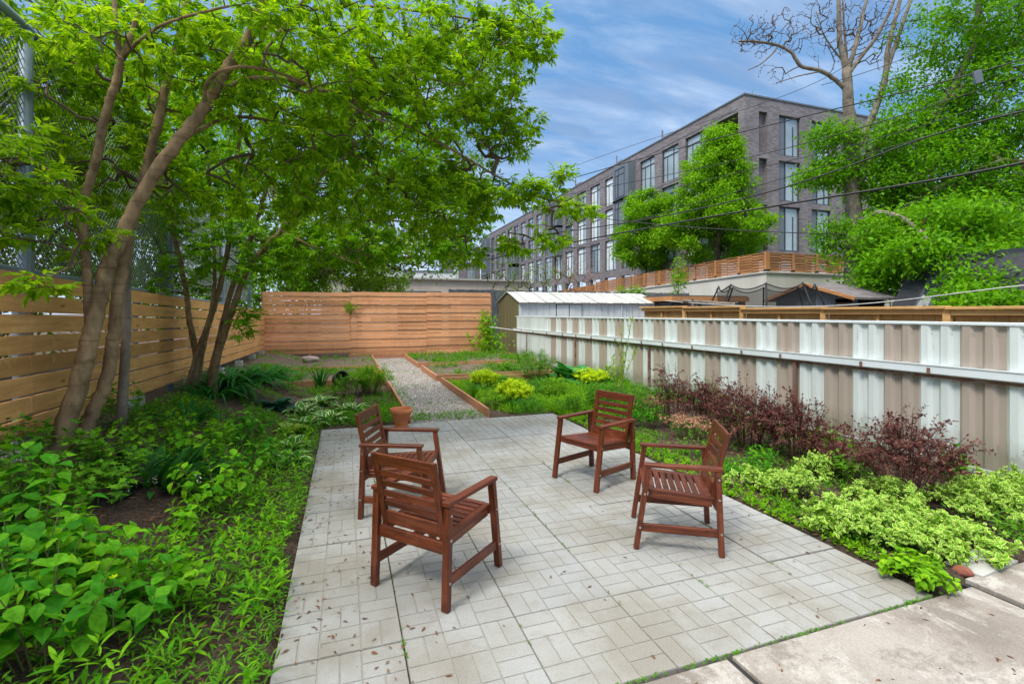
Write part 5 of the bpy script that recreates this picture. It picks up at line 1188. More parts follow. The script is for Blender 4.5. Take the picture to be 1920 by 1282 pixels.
# ---- shrubs and herbs
def tipfan(c, n, h, spread, rr, flat=.35, base_r=.05):
    a = rr.uniform(0, 2 * np.pi, n); q = np.sqrt(rr.random(n)); b = np.stack([c[0] + np.cos(a) * q * base_r, c[1] + np.sin(a) * q * base_r, np.full(n, c[2])], -1)
    hh = h * (1 - flat * q ** 2) * rr.uniform(.75, 1.08, n); t = np.stack([c[0] + np.cos(a) * q * spread[0], c[1] + np.sin(a) * q * spread[1], c[2] + hh], -1); return b, t
def bush(name, label, cat, px, n, h, spread, tpl, size, per, leafm, stemm='stem', seed=1, elev=.25, t0=.25, group=None, z=None, flat=.35, base_r=.06, pair=True, bend=.25, srad=.004, wid=1, jit=.25, mats=None, xy=None, dz=0, branches=0):
    rr = np.random.default_rng(seed)
    if xy is None:
        g = G(px[0], px[1])
        for _ in range(6): g = G(px[0], px[1], max(0, hz1(g.x, g.y)))
        c = (g.x, g.y, max(0, hz1(g.x, g.y)) + dz)
    else: c = (xy[0], xy[1], max(0, hz1(*xy)) + dz)
    root = empty(name, c, label, cat, group); b, t = tipfan(c, n, h, spread, rr, flat, base_r)
    if branches:
        k = rr.integers(0, n, branches); s_ = rr.uniform(.35, .8, (branches, 1)); b2 = b[k] * (1 - s_) + t[k] * s_; d2 = rr.normal(size=(branches, 3)); d2[:, 2] = np.abs(d2[:, 2]) * 1.1
        t2 = b2 + nrm(d2) * h * rr.uniform(.18, .42, (branches, 1)); b = np.concatenate([b, b2]); t = np.concatenate([t, t2])
    n = len(b); mid = (b + t) / 2; mid[:, :2] += (b - t)[:, :2] * bend * .6; mid[:, 2] += h * .10
    sm = MB(); fm = MB()
    for i in range(n):
        tt = np.linspace(0, 1, 5)[:, None]; sm.tube((1 - tt) ** 2 * b[i] + 2 * tt * (1 - tt) * mid[i] + tt ** 2 * t[i], np.linspace(srad, srad * .45, 5), 4, cap=False)
    ph = rr.uniform(0, 6.28, n)
    for j in range(per):
        tt = (t0 + (1 - t0) * (j + .5 + rr.uniform(-.3, .3, n)) / per)[:, None]
        if j == per - 1: tt = np.full((n, 1), .99)
        p = (1 - tt) ** 2 * b + 2 * tt * (1 - tt) * mid + tt ** 2 * t; ax = nrm(2 * (1 - tt) * (mid - b) + 2 * tt * (t - mid))
        ref = np.cross(ax, np.array([.3, .2, .1])); ref = nrm(ref); bi = np.cross(ax, ref); an = ph + j * (1.571 if pair else 2.4) + rr.normal(0, jit, n)
        for s in ((0, math.pi) if pair else (0,)):
            r_ = np.cos(an + s)[:, None] * ref + np.sin(an + s)[:, None] * bi; el = elev + rr.normal(0, .22, n)
            el = el + (.5 if j == per - 1 else 0)
            d = r_ * np.cos(el)[:, None] + ax * np.sin(el)[:, None]
            sz = size * rr.uniform(.65, 1.15, n) * (.75 if j == per - 1 else 1) * (.7 + .3 * tt[:, 0])
            fm.scat(tpl, p + r_ * size * .06, d, nrm(ax * .5 + np.array([0, 0, 1.]) + rr.normal(0, .25, (n, 3))), sz, wid=wid)
    sm.build('stems', M[stemm], root); fm.build('foliage', mats or M[leafm], root); return root
def rosette(name, label, cat, px, n, L, tpl, mats, seed=1, lean=(.25, 1.1), group=None, r=.04, xy=None, wid=1, dz=0, var=.3):
    rr = np.random.default_rng(seed)
    if xy is None:
        g = G(px[0], px[1])
        for _ in range(6): g = G(px[0], px[1], max(0, hz1(g.x, g.y)))
        c = (g.x, g.y, max(0, hz1(g.x, g.y)) + dz)
    else: c = (xy[0], xy[1], max(0, hz1(*xy)) + dz)
    a = rr.uniform(0, 6.28, n); l = rr.uniform(*lean, n); q = r * np.sqrt(rr.random(n))
    o = np.stack([np.cos(a), np.sin(a), np.zeros(n)], -1); p = np.array(c) + o * q[:, None] + np.array([0, 0, .0])
    d = o * np.sin(l)[:, None] + np.array([0, 0, 1.]) * np.cos(l)[:, None]; up_ = -o * np.cos(l)[:, None] + np.array([0, 0, 1.]) * np.sin(l)[:, None] + rr.normal(0, .12, (n, 3))
    fm = MB().scat(tpl, p, d, up_, L * rr.uniform(1 - var, 1 + var * .5, n), wid=wid)
    o_ = fm.build(name, mats, smooth=True, loc=c); return tag(o_, label, cat, group)

M['hydrangea_b'] = leafmat('broad_leaf_light', [(.06, .26, .006), (.12, .38, .008), (.18, .46, .010), (.24, .52, .015), (.10, .30, .008)], .42)
# hydrangeas with big toothed leaves, left foreground
HG = 'broad leaved shrubs in the left foreground'
hyd = [((95, 1245), 9, .44, .28, 'low broad leaved shrub at the very bottom left edge of the photo', .11), ((150, 1050), 8, .34, .22, 'small broad leaved shrub on the left rim of the bare soil patch', .10), ((60, 1090), 10, .56, .30, 'broad leaved shrub at the left edge, second from the bottom', .115),
       ((330, 1010), 7, .26, .2, 'small broad leaved shrub at the right rim of the bare soil patch', .085),
       ((40, 1185), 9, .62, .30, 'broad leaved shrub at the bottom left corner of the photo', .10), ((150, 1150), 9, .44, .26, 'tall broad leaved shrub at the left edge, just in front of the bare soil patch', .115), ((20, 1010), 9, .5, .3, 'broad leaved shrub cut by the left edge, level with the bare soil patch', .11),
       ((350, 1130), 10, .42, .26, 'broad leaved shrub by the patio edge, right of the bottom left one', .10), ((255, 1190), 7, .34, .22, 'short broad leaved shrub with a yellow flower bud in the left foreground', .10),
       ((410, 960), 12, .46, .32, 'broad leaved shrub just right of the bare soil patch', .105), ((470, 905), 11, .42, .32, 'broad leaved shrub close to the patio edge behind the soil patch', .10),
       ((375, 868), 14, .46, .36, 'dense broad leaved shrub in front of the second box elder', .10), ((455, 838), 14, .42, .36, 'dense broad leaved shrub left of the variegated hostas', .095), ((290, 845), 12, .42, .34, 'broad leaved shrub to the right of the leaning box elder trunks', .10), ((515, 870), 10, .34, .3, 'broad leaved shrub between the hostas and the patio corner', .085)]
for i, (px, n, h, sp, lab, sz) in enumerate(hyd):
    bush('hydrangea', lab, 'shrub', px, n, h * (1 if i % 3 else 1.12), (sp, sp), T_BROAD, sz * (1.0, .82, 1.12)[i % 3], 5, ('hydrangea', 'hydrangea_b')[i % 2], 'stem', 100 + i, elev=.12, t0=.3, group=HG, srad=.0045, base_r=.10)
fb = G(212, 1085, .45); MB().scat(T_OVAL, [tuple(fb)] * 5, np.array([(math.cos(a), math.sin(a), 1.4) for a in (0, 1.3, 2.5, 3.8, 5)]), (0, 0, 1), .022)
yb = MB().scat(T_OVAL, np.array([tuple(fb)] * 6), np.array([(math.cos(a), math.sin(a), .9) for a in (0, 1.05, 2.1, 3.1, 4.2, 5.2)]), (0.1, 0, 1), .026).tube([tuple(fb - Vector((0, 0, .25))), tuple(fb)], .003, 5, 1).build('yellow_flower', [M['spirea'], M['stem']], loc=fb); tag(yb, 'single small yellow flower among the broad leaves in the left foreground', 'flower')
# lobed seedlings and dark undergrowth
for i, (px, h, lab) in enumerate((((90, 905), .40, 'lobed leafy seedlings at the foot of the left fence near the viewer'), ((20, 880), .38, 'lobed leafy seedlings cut by the left edge under the plank fence'), ((185, 905), .36, 'lobed leafy seedlings in front of the leaning box elder trunks'), ((215, 800), .46, 'young box elder seedlings between the leaning trunks and the slim stem'), ((130, 960), .30, 'lobed leafy seedlings just behind the bare soil patch at the left'))):
    bush('seedling_clump', lab, 'seedlings', px, 26, h, (.36, .34), T_LOBE, .075, 5, 'weed', 'stem', 140 + i, elev=.1, t0=.3, group='box elder seedlings by the left fence', base_r=.3, srad=.002)
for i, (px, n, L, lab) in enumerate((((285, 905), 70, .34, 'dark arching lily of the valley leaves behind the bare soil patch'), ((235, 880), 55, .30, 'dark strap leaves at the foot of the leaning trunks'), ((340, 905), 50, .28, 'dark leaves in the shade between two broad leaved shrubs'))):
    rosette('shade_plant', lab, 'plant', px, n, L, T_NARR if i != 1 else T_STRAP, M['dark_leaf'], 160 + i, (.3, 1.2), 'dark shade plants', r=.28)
wf_ = MB(); rr = np.random.default_rng(3)
for px in ((232, 895), (238, 903), (277, 893), (286, 890), (365, 880), (372, 886)):
    g = G(px[0], px[1] + 30, .25)
    for k in range(7): p = np.array(tuple(g)) + np.array([rr.normal(0, .012), rr.normal(0, .012), .05 + k * .012]); wf_.scat(T_RH, [p] * 3, rr.normal(size=(3, 3)), (0, 0, 1), .012, wid=2)
M['petal'] = paint('white_petal', (.8, .8, .75), None, 5, .6, bmp=0)
tag(wf_.build('white_blossom', M['petal']), 'tiny white bell flowers among the dark leaves behind the soil patch', 'flowers', kind='stuff')
# strap leaved clumps
for i, (px, n, L, lab, tp_, m_) in enumerate((((430, 735), 170, .85, 'large dark clump of arching day lily leaves right of the second box elder', T_STRAP, 'strap'), ((490, 718), 150, .80, 'arching day lily clump beside the raised bed corner', T_STRAP, 'strap'), ((400, 745), 70, .5, 'day lily leaves against the stems of the second box elder', T_STRAP, 'strap'),
        ((545, 715), 60, .45, 'thin day lily tuft in front of the left raised bed', T_STRAP, 'grassm'), ((600, 728), 26, .48, 'upright iris fan in front of the left raised bed', T_IRIS, 'strap'), ((350, 790), 60, .42, 'grassy tuft at the foot of the slim stem', T_STRAP, 'strap'))):
    rosette('strap_leaf_plant', lab, 'plant', px, n, L, tp_, M[m_], 180 + i, (.08, .75) if tp_ is T_STRAP else (.02, .3), 'strap leaved clumps in the left bed', r=.22 if tp_ is T_STRAP else .1, wid=1.15)
# hostas
HO = 'hostas in the left bed'
for i, (px, n, L, lab) in enumerate((((565, 775), 80, .25, 'cream edged hosta at the back left of the hosta row'), ((600, 760), 80, .25, 'cream edged hosta at the back of the hosta row'), ((615, 790), 80, .24, 'cream edged hosta in the front middle of the hosta row'), ((655, 772), 70, .23, 'cream edged hosta nearest the armchair back by the path'), ((575, 800), 60, .22, 'cream edged hosta at the front left of the hosta row'),
                                    ((543, 842), 28, .22, 'small cream edged hosta at the corner of the patio'), ((535, 868), 30, .22, 'low hosta in shade between the shrubs and the patio edge'))):
    rosette('hosta', lab, 'hosta', px, n, L, T_HOSTA, [M['hosta_in'], M['cream']], 200 + i, (.15, 1.0), HO, r=.16)
rosette('hosta', 'blue green hosta left of the cream edged ones', 'hosta', (512, 765), 26, .30, T_BLUEH, M['blue_hosta'], 210, (.4, 1.2), HO, r=.08)
rosette('hosta', 'yellow green hosta with light centres between the broad leaved shrubs and the cream edged hostas', 'hosta', (548, 812), 24, .26, T_BLUEH, M['willow'], 211, (.4, 1.2), HO, r=.07)
# feathery plants
for i, (px, n, h, sp, m_, lab, xr) in enumerate((((690, 738), 90, .66, .46, 'bright', 'tall feathery green plant hiding the small pot in the left bed', .2), ((650, 742), 26, .42, .30, 'fern', 'lower feathery growth over the black plastic pot', .2), ((1005, 712), 60, .72, .50, 'fern', 'feathery bush in front of the metal shed corner', .25), ((985, 690), 30, .55, .4, 'weed', 'green bush at the corner where the striped fence meets the shed', .2),
        ((920, 762), 60, .30, .36, 'bright', 'low bright green mound in front of the yellow shrubs', .3), ((900, 742), 40, .34, .18, 'grassm', 'round tuft of fine chives left of the yellow shrubs', .1))):
    if m_ == 'grassm': rosette('chive_tuft', lab, 'plant', px, 260, .32, T_GRASS, M['grassm'], 220 + i, (.02, .5), None, r=.14)
    else: bush('feathery_plant', lab, 'plant', px, n, h, (sp, sp), T_NARR, .068 if h > .4 else .05, 14, m_, 'stem', 220 + i, elev=.5, t0=.15, group='feathery green plants', base_r=xr, pair=True, srad=.003, branches=n)
for i, (px, n, h, sp, tp_, sz, m_, lab) in enumerate((((1040, 745), 36, .42, .34, T_LANCE, .07, 'bright', 'loose bright green plant right of the nearer yellow shrub'), ((1130, 765), 34, .44, .32, T_LANCE, .075, 'fern', 'leafy green plant in the grass below the yellow shrub by the fence'), ((1195, 775), 30, .50, .26, T_NARR, .08, 'weed', 'upright green plant at the foot of the pale sapling'),
        ((1075, 775), 30, .30, .34, T_LANCE, .06, 'weed', 'low leafy mound behind the farthest armchair'), ((1215, 800), 26, .34, .26, T_OVAL, .06, 'hydrangea', 'leafy mound between the farthest armchair and the purple shrubs'), ((1320, 770), 20, .60, .2, T_NARR, .07, 'fern', 'thin green stems growing up among the purple shrubs'),
        ((955, 705), 30, .40, .4, T_LANCE, .08, 'weed', 'green plant at the front of the middle right raised bed'), ((1150, 715), 26, .46, .26, T_NARR, .08, 'bright', 'bright plant between the yellow shrub and the pale sapling'))):
    bush('herb_clump', lab, 'plant', px, n, h, (sp, sp), tp_, sz, 7, m_, 'stem', 700 + i, elev=.45, t0=.15, group='mixed green herbs in the right bed', base_r=.16, srad=.0025, branches=n // 2)
for i, (px, n, h, m_, lab) in enumerate((((1355, 800), 22, .46, 'bright', 'green shoots between the two purple shrubs behind the pink flowers'), ((1450, 835), 24, .44, 'weed', 'leafy green growth between the purple shrubs behind the armchair'), ((1545, 862), 26, .40, 'bright', 'bright green growth under the rusty fence post'), ((1610, 905), 22, .34, 'weed', 'green weeds left of the widest purple shrub'))):
    bush('green_shoots', lab, 'plant', px, n, h, (.26, .26), T_OVAL, .06, 7, m_, 'stem', 760 + i, elev=.35, t0=.2, group='green growth among the purple shrubs', base_r=.15, srad=.0025)
# yellow spireas
for i, (px, h, sp, lab) in enumerate((((908, 728), .42, .34, 'bright yellow shrub at the back left by the raised beds'), ((965, 757), .44, .36, 'bright yellow shrub nearest the patio, right of the other'), ((1108, 722), .40, .42, 'yellow shrub against the striped fence beside the crinkled plant'))):
    bush('yellow_shrub', lab, 'shrub', px, 150, h, (sp, sp), T_NARR, .045, 10, 'spirea', 'stem', 240 + i, elev=.6, t0=.3, group='golden yellow shrubs', base_r=.12, pair=True, branches=240, srad=.002, wid=2.0)
rosette('crinkled_plant', 'large crinkled blue green leaves of a rhubarb like plant by the striped fence', 'plant', (1073, 716), 44, .58, T_RHUB, M['rhubarb'], 250, (.1, 1.05), None, r=.16)
# tall pale willow shoots
ws_ = empty('willow_sapling', G(1160, 745), 'tall thin sapling with pale yellow green shoots in front of the striped fence', 'sapling')
g = G(1160, 745); rr = np.random.default_rng(77); sm = MB(); fm = MB()
tips = [P(1166, 612, g.y * 1.0 + 1.6), P(1183, 598, g.y + 1.5), P(1152, 660, g.y + 1.7), P(1190, 640, g.y + 1.5), P(1140, 690, g.y + 1.7), P(1175, 660, g.y + 1.4)]
dd_ = (CH * F / (745 - HZ)); tips = [P(x, y, dd_ + rr.normal(0, .08)) for x, y in ((1166, 612), (1184, 596), (1150, 668), (1194, 650), (1138, 690), (1176, 655), (1158, 640))]
for tpt in tips:
    a = np.array(tuple(g)) + rr.normal(0, .05, 3) * (1, 1, 0); b_ = np.array(tuple(tpt)); mm = (a + b_) / 2 + np.array([rr.normal(0, .05), rr.normal(0, .05), .05]); tt = np.linspace(0, 1, 8)[:, None]; q = (1 - tt) ** 2 * a + 2 * tt * (1 - tt) * mm + tt ** 2 * b_
    sm.tube(q, np.linspace(.006, .002, 8), 5, cap=False); n = 34; tt = rr.uniform(.25, 1, n)[:, None]; p = (1 - tt) ** 2 * a + 2 * tt * (1 - tt) * mm + tt ** 2 * b_; d = rr.normal(0, 1, (n, 3)); d[:, 2] = np.abs(d[:, 2]) + .8; fm.scat(T_NARR, p, d, rr.normal(size=(n, 3)), rr.uniform(.06, .12, n), wid=1.1)
sm.build('stems', M['stem'], ws_); fm.build('foliage', M['willow'], ws_)
# purple barberries
BG = 'purple leaved shrubs along the striped fence'
for i, (px, n, h, sp, lab) in enumerate((((1262, 800), 26, .98, .26, 'narrow purple shrub, leftmost of the row along the striped fence'), ((1325, 812), 44, .84, .36, 'purple shrub behind the dusty pink flower heads'), ((1400, 838), 66, .86, .46, 'tall purple shrub behind the right hand armchair'), ((1490, 862), 48, .76, .36, 'purple shrub to the right of the tall one behind the armchair'),
        ((1560, 885), 26, .50, .3, 'small purple shrub in the middle of the row, left of the widest one'), ((1700, 930), 60, .78, .54, 'wide spreading purple shrub at the right with long bare twigs'))):
    bush('purple_shrub', lab, 'shrub', px, n, h, (sp, sp), T_OVAL, .036, 18, 'barberry', 'purple_stem', 260 + i, elev=.5, t0=.15, group=BG, base_r=.16, pair=False, branches=int(n * 2.6), srad=.003, wid=1.2, bend=.35, jit=.9)
# variegated euonymus
EG = 'variegated low shrubs at the right of the patio'
for i, (px, n, h, sp, lab) in enumerate((((1480, 925), 60, .24, (.34, .26), 'variegated low shrub right behind the right hand armchair'), ((1550, 895), 46, .26, (.26, .22), 'variegated shrub between two purple shrubs'), ((1400, 905), 26, .16, (.26, .2), 'thin variegated sprigs just behind the right hand armchair'),
        ((1610, 1000), 110, .26, (.42, .34), 'variegated spreading shrub along the patio edge, left part of the big carpet'), ((1700, 1010), 120, .24, (.46, .36), 'variegated spreading shrub in the middle of the big carpet'), ((1790, 1035), 100, .20, (.42, .28), 'variegated spreading shrub ending at the concrete slab'), ((1860, 965), 110, .28, (.50, .34), 'variegated shrub at the right edge against the striped fence'), ((1660, 950), 60, .26, (.36, .26), 'variegated shrub between the carpet and the wide purple shrub'), ((1900, 930), 60, .26, (.34, .24), 'variegated shrub cut by the right edge of the photo'))):
    bush('variegated_shrub', lab, 'shrub', px, int(n * .55), h, sp, T_EUON, .046, 7, None, 'stem', 280 + i, elev=.45, t0=.25, group=EG, base_r=.22, branches=int(n * 1.3), srad=.002, flat=.5, mats=[M['euon_in'], M['euon_m']])
# dusty pink sedum heads
for i, (px, lab) in enumerate((((1290, 822), 'dusty pink dried flower heads in a dense patch between the chairs'), ((1222, 778), 'small patch of dusty pink flower heads nearer the striped fence'), ((1345, 838), 'dusty pink flower heads beside the back of the right hand armchair'))):
    b = bush('pink_flower_plant', lab, 'plant', px, 44 if i == 0 else 24, .26, (.34 if i != 1 else .2, .24), T_OVAL, .04, 4, 'weed', 'stem', 300 + i, elev=.3, t0=.2, group='dusty pink flower plants', base_r=.15, srad=.003)
    rr = np.random.default_rng(310 + i); n = 70 if i == 0 else 34; g = b.location; hd = MB()
    for k in range(n):
        c = np.array([g.x + rr.normal(0, .17), g.y + rr.normal(0, .12), g.z + rr.uniform(.17, .28)]); m_ = 14; v = rr.normal(size=(m_, 3)); v[:, 2] = np.abs(v[:, 2]) * .5
        hd.scat(T_RH, c + nrm(v) * .022, nrm(v), rr.normal(size=(m_, 3)), .022, wid=1.6)
    hd.build('flower_heads', M['sedum'], b)
# assorted green plants in the right bed
for i, (px, n, h, sp, tp_, sz, m_, lab) in enumerate((((1240, 775), 22, .72, .22, T_NARR, .06, 'fern', 'upright fine leaved green shrub before the rusty fence post'), ((1300, 850), 14, .2, .2, T_OVAL, .055, 'weed', 'green leafy weed beside the pink flower heads'), ((1430, 880), 20, .22, .24, T_OVAL, .06, 'hydrangea', 'green leaved plant at the foot of the purple shrubs'), ((1700, 1082), 16, .12, .16, T_BROAD, .07, 'bright', 'round leaved green plant at the corner of patio and concrete slab'),
        ((1735, 1095), 14, .12, .14, T_BROAD, .065, 'bright', 'round leaved green plant beside the seam of the concrete slab'), ((1800, 905), 10, .36, .16, T_BROAD, .09, 'hydrangea', 'bindweed like leaves against the striped fence at the right'), ((1560, 985), 20, .16, .2, T_LANCE, .06, 'bright', 'bright green ferny weed at the patio edge'), ((1870, 1000), 24, .16, .3, T_LANCE, .06, 'weed', 'dark green weeds between the variegated shrubs at the right edge'),
        ((1385, 890), 20, .18, .25, T_OVAL, .05, 'hydrangea', 'leafy plant directly behind the right hand armchair'))):
    bush('leafy_plant', lab, 'plant', px, n, h, (sp, sp), tp_, sz, 5, m_, 'stem', 320 + i, elev=.3, t0=.25, group='small green plants in the right bed', base_r=.1, srad=.0025)
# vines on the far fence, brush above the shed
vn = empty('vine', (5.2, 18.2, 0), 'green vine climbing the right end of the far cedar fence', 'vine'); rr = np.random.default_rng(8)
n = 620; yy0 = rr.beta(1.2, 1.7, n); px_ = 912 + rr.normal(0, 9, n) + (yy0 < .5) * rr.normal(4, 14, n); py_ = 662 - yy0 * 80
q = np.array([tuple(atY(a, b, 18.3 - abs(rr.normal(0, .12)))) for a, b in zip(px_, py_)]); MB().scat(T_LOBE, q, rr.normal(0, 1, (n, 3)) + (0, -.4, -.5), np.array([0, -1., .6]) + rr.normal(0, .4, (n, 3)), rr.uniform(.07, .14, n)).build('foliage', M['bright'], vn)
MB().tube([(5.25, 18.3, 0), (5.3, 18.32, 1.0), (5.1, 18.33, 1.8)], .012, 5).build('stems', M['twig'], vn)
vn2 = empty('vine', (.6, 18.3, 1.5), 'little sprig of vine in the middle of the far cedar fence', 'vine'); n = 46
q = np.array([tuple(atY(656 + rr.normal(0, 5), 577 + rr.normal(0, 8), 18.34)) for _ in range(n)]); MB().scat(T_LOBE, q, rr.normal(0, 1, (n, 3)) + (0, -.4, -.5), np.array([0, -1., .6]) + rr.normal(0, .4, (n, 3)), rr.uniform(.06, .12, n)).build('foliage', M['bgtree'], vn2)
for i, (px, m_, r_, nn, lab) in enumerate((((960, 520), 'bgtree', (1.9, 1, 1.0), 110, 'scrubby grey green bush above the ridge of the metal shed'), ((1080, 515), None, (1.7, 1, 1.1), 150, 'leafless reddish brown brush above the metal shed roof'), ((1030, 520), 'bgtree', (1.6, 1, .7), 60, 'thin green and brown scrub between the two bushes above the shed'))):
    c = P(px[0], px[1], 25); b = Vector((c.x, c.y, 0)); rr = np.random.default_rng(400 + i)
    L = [[b + Vector((dx, 0, 0)), b + Vector((dx * 1.3, 0, 2)), Vector((c.x + dx * 1.8, c.y, c.z - .3))] for dx in (-.6, -.2, .2, .6)]
    tree('scrub_bush', lab, L, [(.03, .012)] * 4, [(tuple(c), r_, nn, 0)], m_, b, bark='twig' if i != 1 else 'rust', twigmat='twig' if i != 1 else 'rust', size=.11, per=1, seed=400 + i, kind='cl', clump=(.08, 2), step=.3, r0=.008, group='scrub bushes behind the shed', cat='bush', up=-.05)
for i, (px, d_, lab) in enumerate((((1272, 515), 25.4, 'slender sapling growing up against the retaining wall fence'), ((1185, 545), 30.0, 'low bright weeds on top of the retaining wall above the shed roof'))):
    c = P(px[0], px[1], d_); b = Vector((c.x, c.y, 0)); r_ = (.45, .4, 1.0) if i == 0 else (1.1, .3, .28)
    tree('wall_sapling', lab, [[b, Vector((c.x, c.y, c.z * .6)), Vector((c.x, c.y, c.z + .2))]], [(.03, .012)], [(tuple(c), r_, 60, 0)], 'bright', b, bark='twig', size=.14, per=2, seed=420 + i, kind='cl', clump=(.08, 2), step=.2, r0=.005, group='saplings at the retaining wall', cat='sapling')

# ---- ground cover that nobody could count
def cover(name, label, xy, K, h, size, tpl, mats, seed, wid=1.0, erect=.6, cat='weeds', zoff=0.0):
    # one bare patch of soil stays open
    rr = np.random.default_rng(seed); xy = np.asarray(xy); xy = xy[((xy[:, 0] + 1.46) / .42) ** 2 + ((xy[:, 1] - 4.1) / .5) ** 2 > .7 + .5 * rr.random(len(xy))]; N = len(xy); z = np.maximum(hgt(xy[:, 0], xy[:, 1]), 0) + zoff; H = h * rr.uniform(.35, 1.3, N); fm = MB(); a0 = rr.uniform(0, 6.28, N); lx, ly = rr.normal(0, .2, N), rr.normal(0, .2, N)
    for k in range(K):
        t = (k + .6) / K; a = a0 + k * 2.4; el = erect + .9 * (t - .5) + rr.normal(0, .2, N)
        p = np.stack([xy[:, 0] + lx * H * t, xy[:, 1] + ly * H * t, z + H * t * .85], -1); d = np.stack([np.cos(a) * np.cos(el), np.sin(a) * np.cos(el), np.sin(el)], -1)
        fm.scat(tpl, p, d, np.array([0, 0, 1.]) + rr.normal(0, .3, (N, 3)), size * rr.uniform(.6, 1.3, N) * (1 - .3 * t), wid=wid)
    o = fm.build(name, mats); return tag(o, label, cat, kind='stuff')
rr = np.random.default_rng(99)
def blot(xy, f=1.3, thr=0.0, ph=0): s = np.sin(xy[:, 0] * f * 2.1 + ph) * np.cos(xy[:, 1] * f * 1.7 + ph * 2) + .5 * np.sin(xy[:, 0] * 5.3 + xy[:, 1] * 4.1 + ph); return xy[s > thr]
def uni(n, x0, x1, y0, y1, px=1, py=1): return np.stack([x0 + (x1 - x0) * rr.random(n) ** px, y0 + (y1 - y0) * rr.random(n) ** py], -1)
e1 = uni(1150, -.33, -1.25, .5, 7.6, 1.3, 1.15); e2 = uni(230, -.36, -1.5, .6, 6.5, 1.0, 1.2)
cover('edge_weeds', 'dense narrow leaved weeds crowding the left edge of the patio', e1, 9, .17, .060, T_NARR, M['weed'], 1, erect=.6)
cover('tall_weeds', 'upright willow leaved weeds standing out of the low ones left of the patio', e2, 14, .30, .085, T_NARR, M['hydrangea_b'], 31, erect=.55, wid=1.2)
cover('broad_weeds', 'broader leaved seedlings between the narrow weeds left of the patio', blot(uni(520, -.36, -2.0, .5, 7.6), 1.4, .1), 6, .14, .055, T_OVAL, M['bright'], 32, erect=.4)
cover('edge_weeds', 'scattered weeds on the dark soil between the left shrubs', blot(uni(2000, -1.0, -2.3, .4, 8), 1.1, -.1), 7, .12, .065, T_LANCE, M['weed'], 2, erect=.3)
cover('bed_weeds', 'low green weeds in the left bed beside the path', np.concatenate([blot(uni(1300, -1.9, .88, 7.45, 11.5), 1.2, 0), uni(450, -.3, .9, 7.4, 8.6)]), 7, .10, .06, T_LANCE, M['weed'], 3)
cover('bed_weeds', 'small weeds spread over the left raised beds', np.concatenate([blot(uni(1200, -2.0, .82, 11.8, 14.1), 1.2, -.3), blot(uni(520, -2.4, .85, 14.6, 18.1), 1.6, .2)]), 6, .10, .065, T_LANCE, M['fern'], 4, zoff=.10)
cover('bed_weeds', 'green weeds covering the right raised beds', np.concatenate([blot(uni(1300, 2.1, 5.8, 14.8, 18.1), 1.2, -.1), blot(uni(700, 2.2, 5.2, 11.8, 14.1), 1.3, .2)]), 7, .16, .085, T_LANCE, M['weed'], 5, zoff=.10)
cover('lawn_weeds', 'bright green low growth filling the bed between the patio and the striped fence', np.concatenate([blot(uni(5200, 2.2, 6.2, 7.4, 12.6), .9, -.55), uni(700, 3.25, 4.6, 6.6, 8.2)]), 7, .11, .060, T_LANCE, M['bright'], 6, erect=.5)
n = 16000; g_ = blot(uni(n, 2.6, 6.2, 7.3, 12.5), 1.2, -.35, 1.0)
gz = MB(); k = len(g_); a = rr.uniform(0, 6.28, k); d = np.stack([np.cos(a) * .4, np.sin(a) * .4, np.ones(k)], -1)
gz.scat(T_GRASS, np.concatenate([g_, np.zeros((k, 1))], 1), d, np.stack([np.cos(a) * -1, np.sin(a) * -1, np.full(k, .4)], -1), rr.uniform(.08, .24, k) * (1 + .7 * (np.sin(g_[:, 0] * 4) * np.sin(g_[:, 1] * 3) > .3)), wid=1.3)
tag(gz.build('grass', M['grassm']), 'tufts of long grass between the patio and the striped fence', 'grass', kind='stuff')
cover('bed_weeds', 'low mixed weeds on the dark soil under the purple shrubs', blot(uni(3800, 3.28, 6.15, 2.0, 7.4), 1.3, .05, 2), 6, .07, .045, T_LANCE, M['weed'], 7)
cover('bed_weeds', 'bright tiny leaves creeping along the right edge of the patio', uni(900, 3.27, 3.75, 2.0, 7.4, 1.6), 6, .05, .035, T_OVAL, M['bright'], 8)
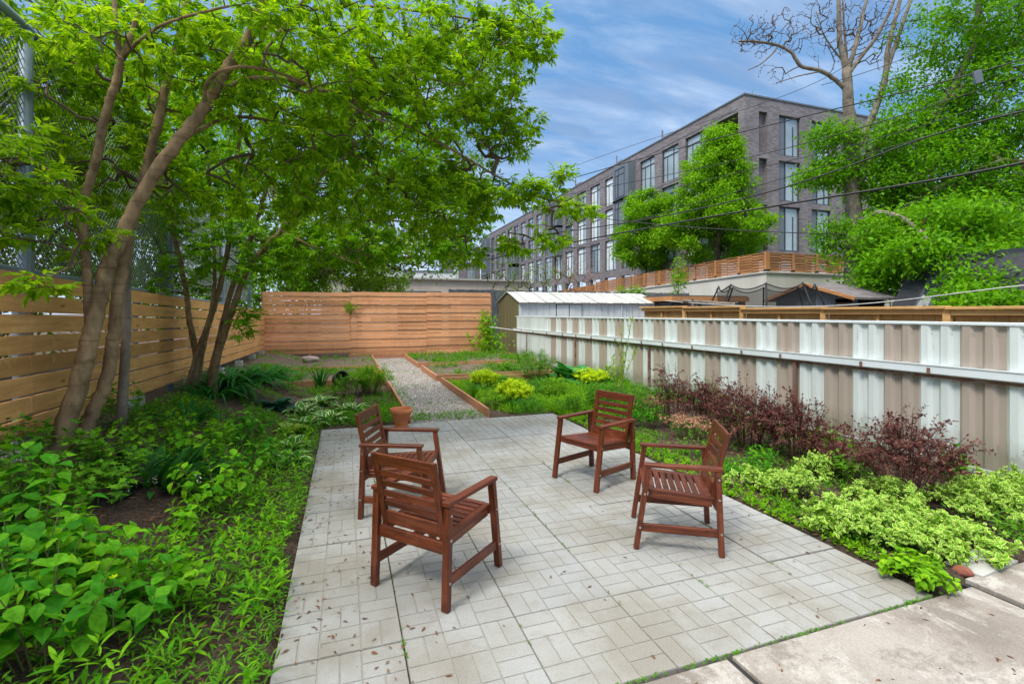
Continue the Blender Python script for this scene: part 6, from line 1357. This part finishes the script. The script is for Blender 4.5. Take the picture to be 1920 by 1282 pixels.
cover('path_weeds', 'tiny weeds sprouting through the gravel', np.concatenate([uni(220, .98, 2.1, 7.35, 7.9), blot(uni(420, .96, 2.1, 7.4, 17), 1.5, .5), uni(200, .95, 1.2, 7.4, 15)]), 5, .05, .04, T_LANCE, M['fern'], 9)
ck = []
for _ in range(120):
    i = rr.integers(1, 6); ck.append((PX0 + i * pw + rr.normal(0, .004), PY0 + pl * rr.choice([0.9, 2, 3, 4, 5, 6]) + rr.normal(0, .10)))
for _ in range(150): ck.append((rr.choice([1.2, 1.7, 2.2, 2.9, 3.1]) + rr.normal(0, .12), 1.857 + rr.normal(0, .006)))
cover('joint_moss', 'sprigs of moss and weed in the joints of the paving', ck, 5, .014, .013, T_OVAL, M['fern'], 10)
# fallen debris
n = 700; dx = np.concatenate([PX0 + np.abs(rr.normal(0, .38, 470)), rr.uniform(PX0, PX1, 160), rr.uniform(.2, 3.4, 70)]); dy = np.concatenate([rr.uniform(2.0, 7.2, 470), rr.uniform(1.9, 7.2, 160), rr.uniform(1.2, 1.84, 70)])
cl_ = np.sin(dy * 5) * np.sin(dx * 9 + dy) > -.3; dx, dy = dx[cl_], dy[cl_]; n = len(dx); a = rr.uniform(0, 6.28, n)
tag(MB().scat(T_LANCE, np.stack([dx, dy, np.full(n, .006)], -1), np.stack([np.cos(a), np.sin(a), rr.normal(0, .06, n)], -1), np.array([0, 0, 1.]) + rr.normal(0, .25, (n, 3)), rr.uniform(.012, .042, n), wid=.9).build('fallen_debris', M['dry']), 'dry seeds and leaf bits fallen on the paving', 'leaf litter', kind='stuff')
# litter and chips on the soil
q = np.concatenate([uni(5200, -2.3, -.33, .3, 8), uni(4200, 3.28, 6.15, 1.95, 7.6), uni(1500, -1.2, .9, 7.4, 11.4)]); n = len(q); a = rr.uniform(0, 6.28, n)
tag(MB().scat(T_LANCE, np.stack([q[:, 0], q[:, 1], np.maximum(hgt(q[:, 0], q[:, 1]), 0) + .012], -1), np.stack([np.cos(a), np.sin(a), rr.normal(0, .25, n)], -1), np.array([0, 0, 1.]) + rr.normal(0, .5, (n, 3)), rr.uniform(.012, .06, n), wid=rr.uniform(.15, 1, n)).build('mulch_chips', M['dry']), 'brown twigs, chips and old leaves lying on the soil', 'mulch', kind='stuff')
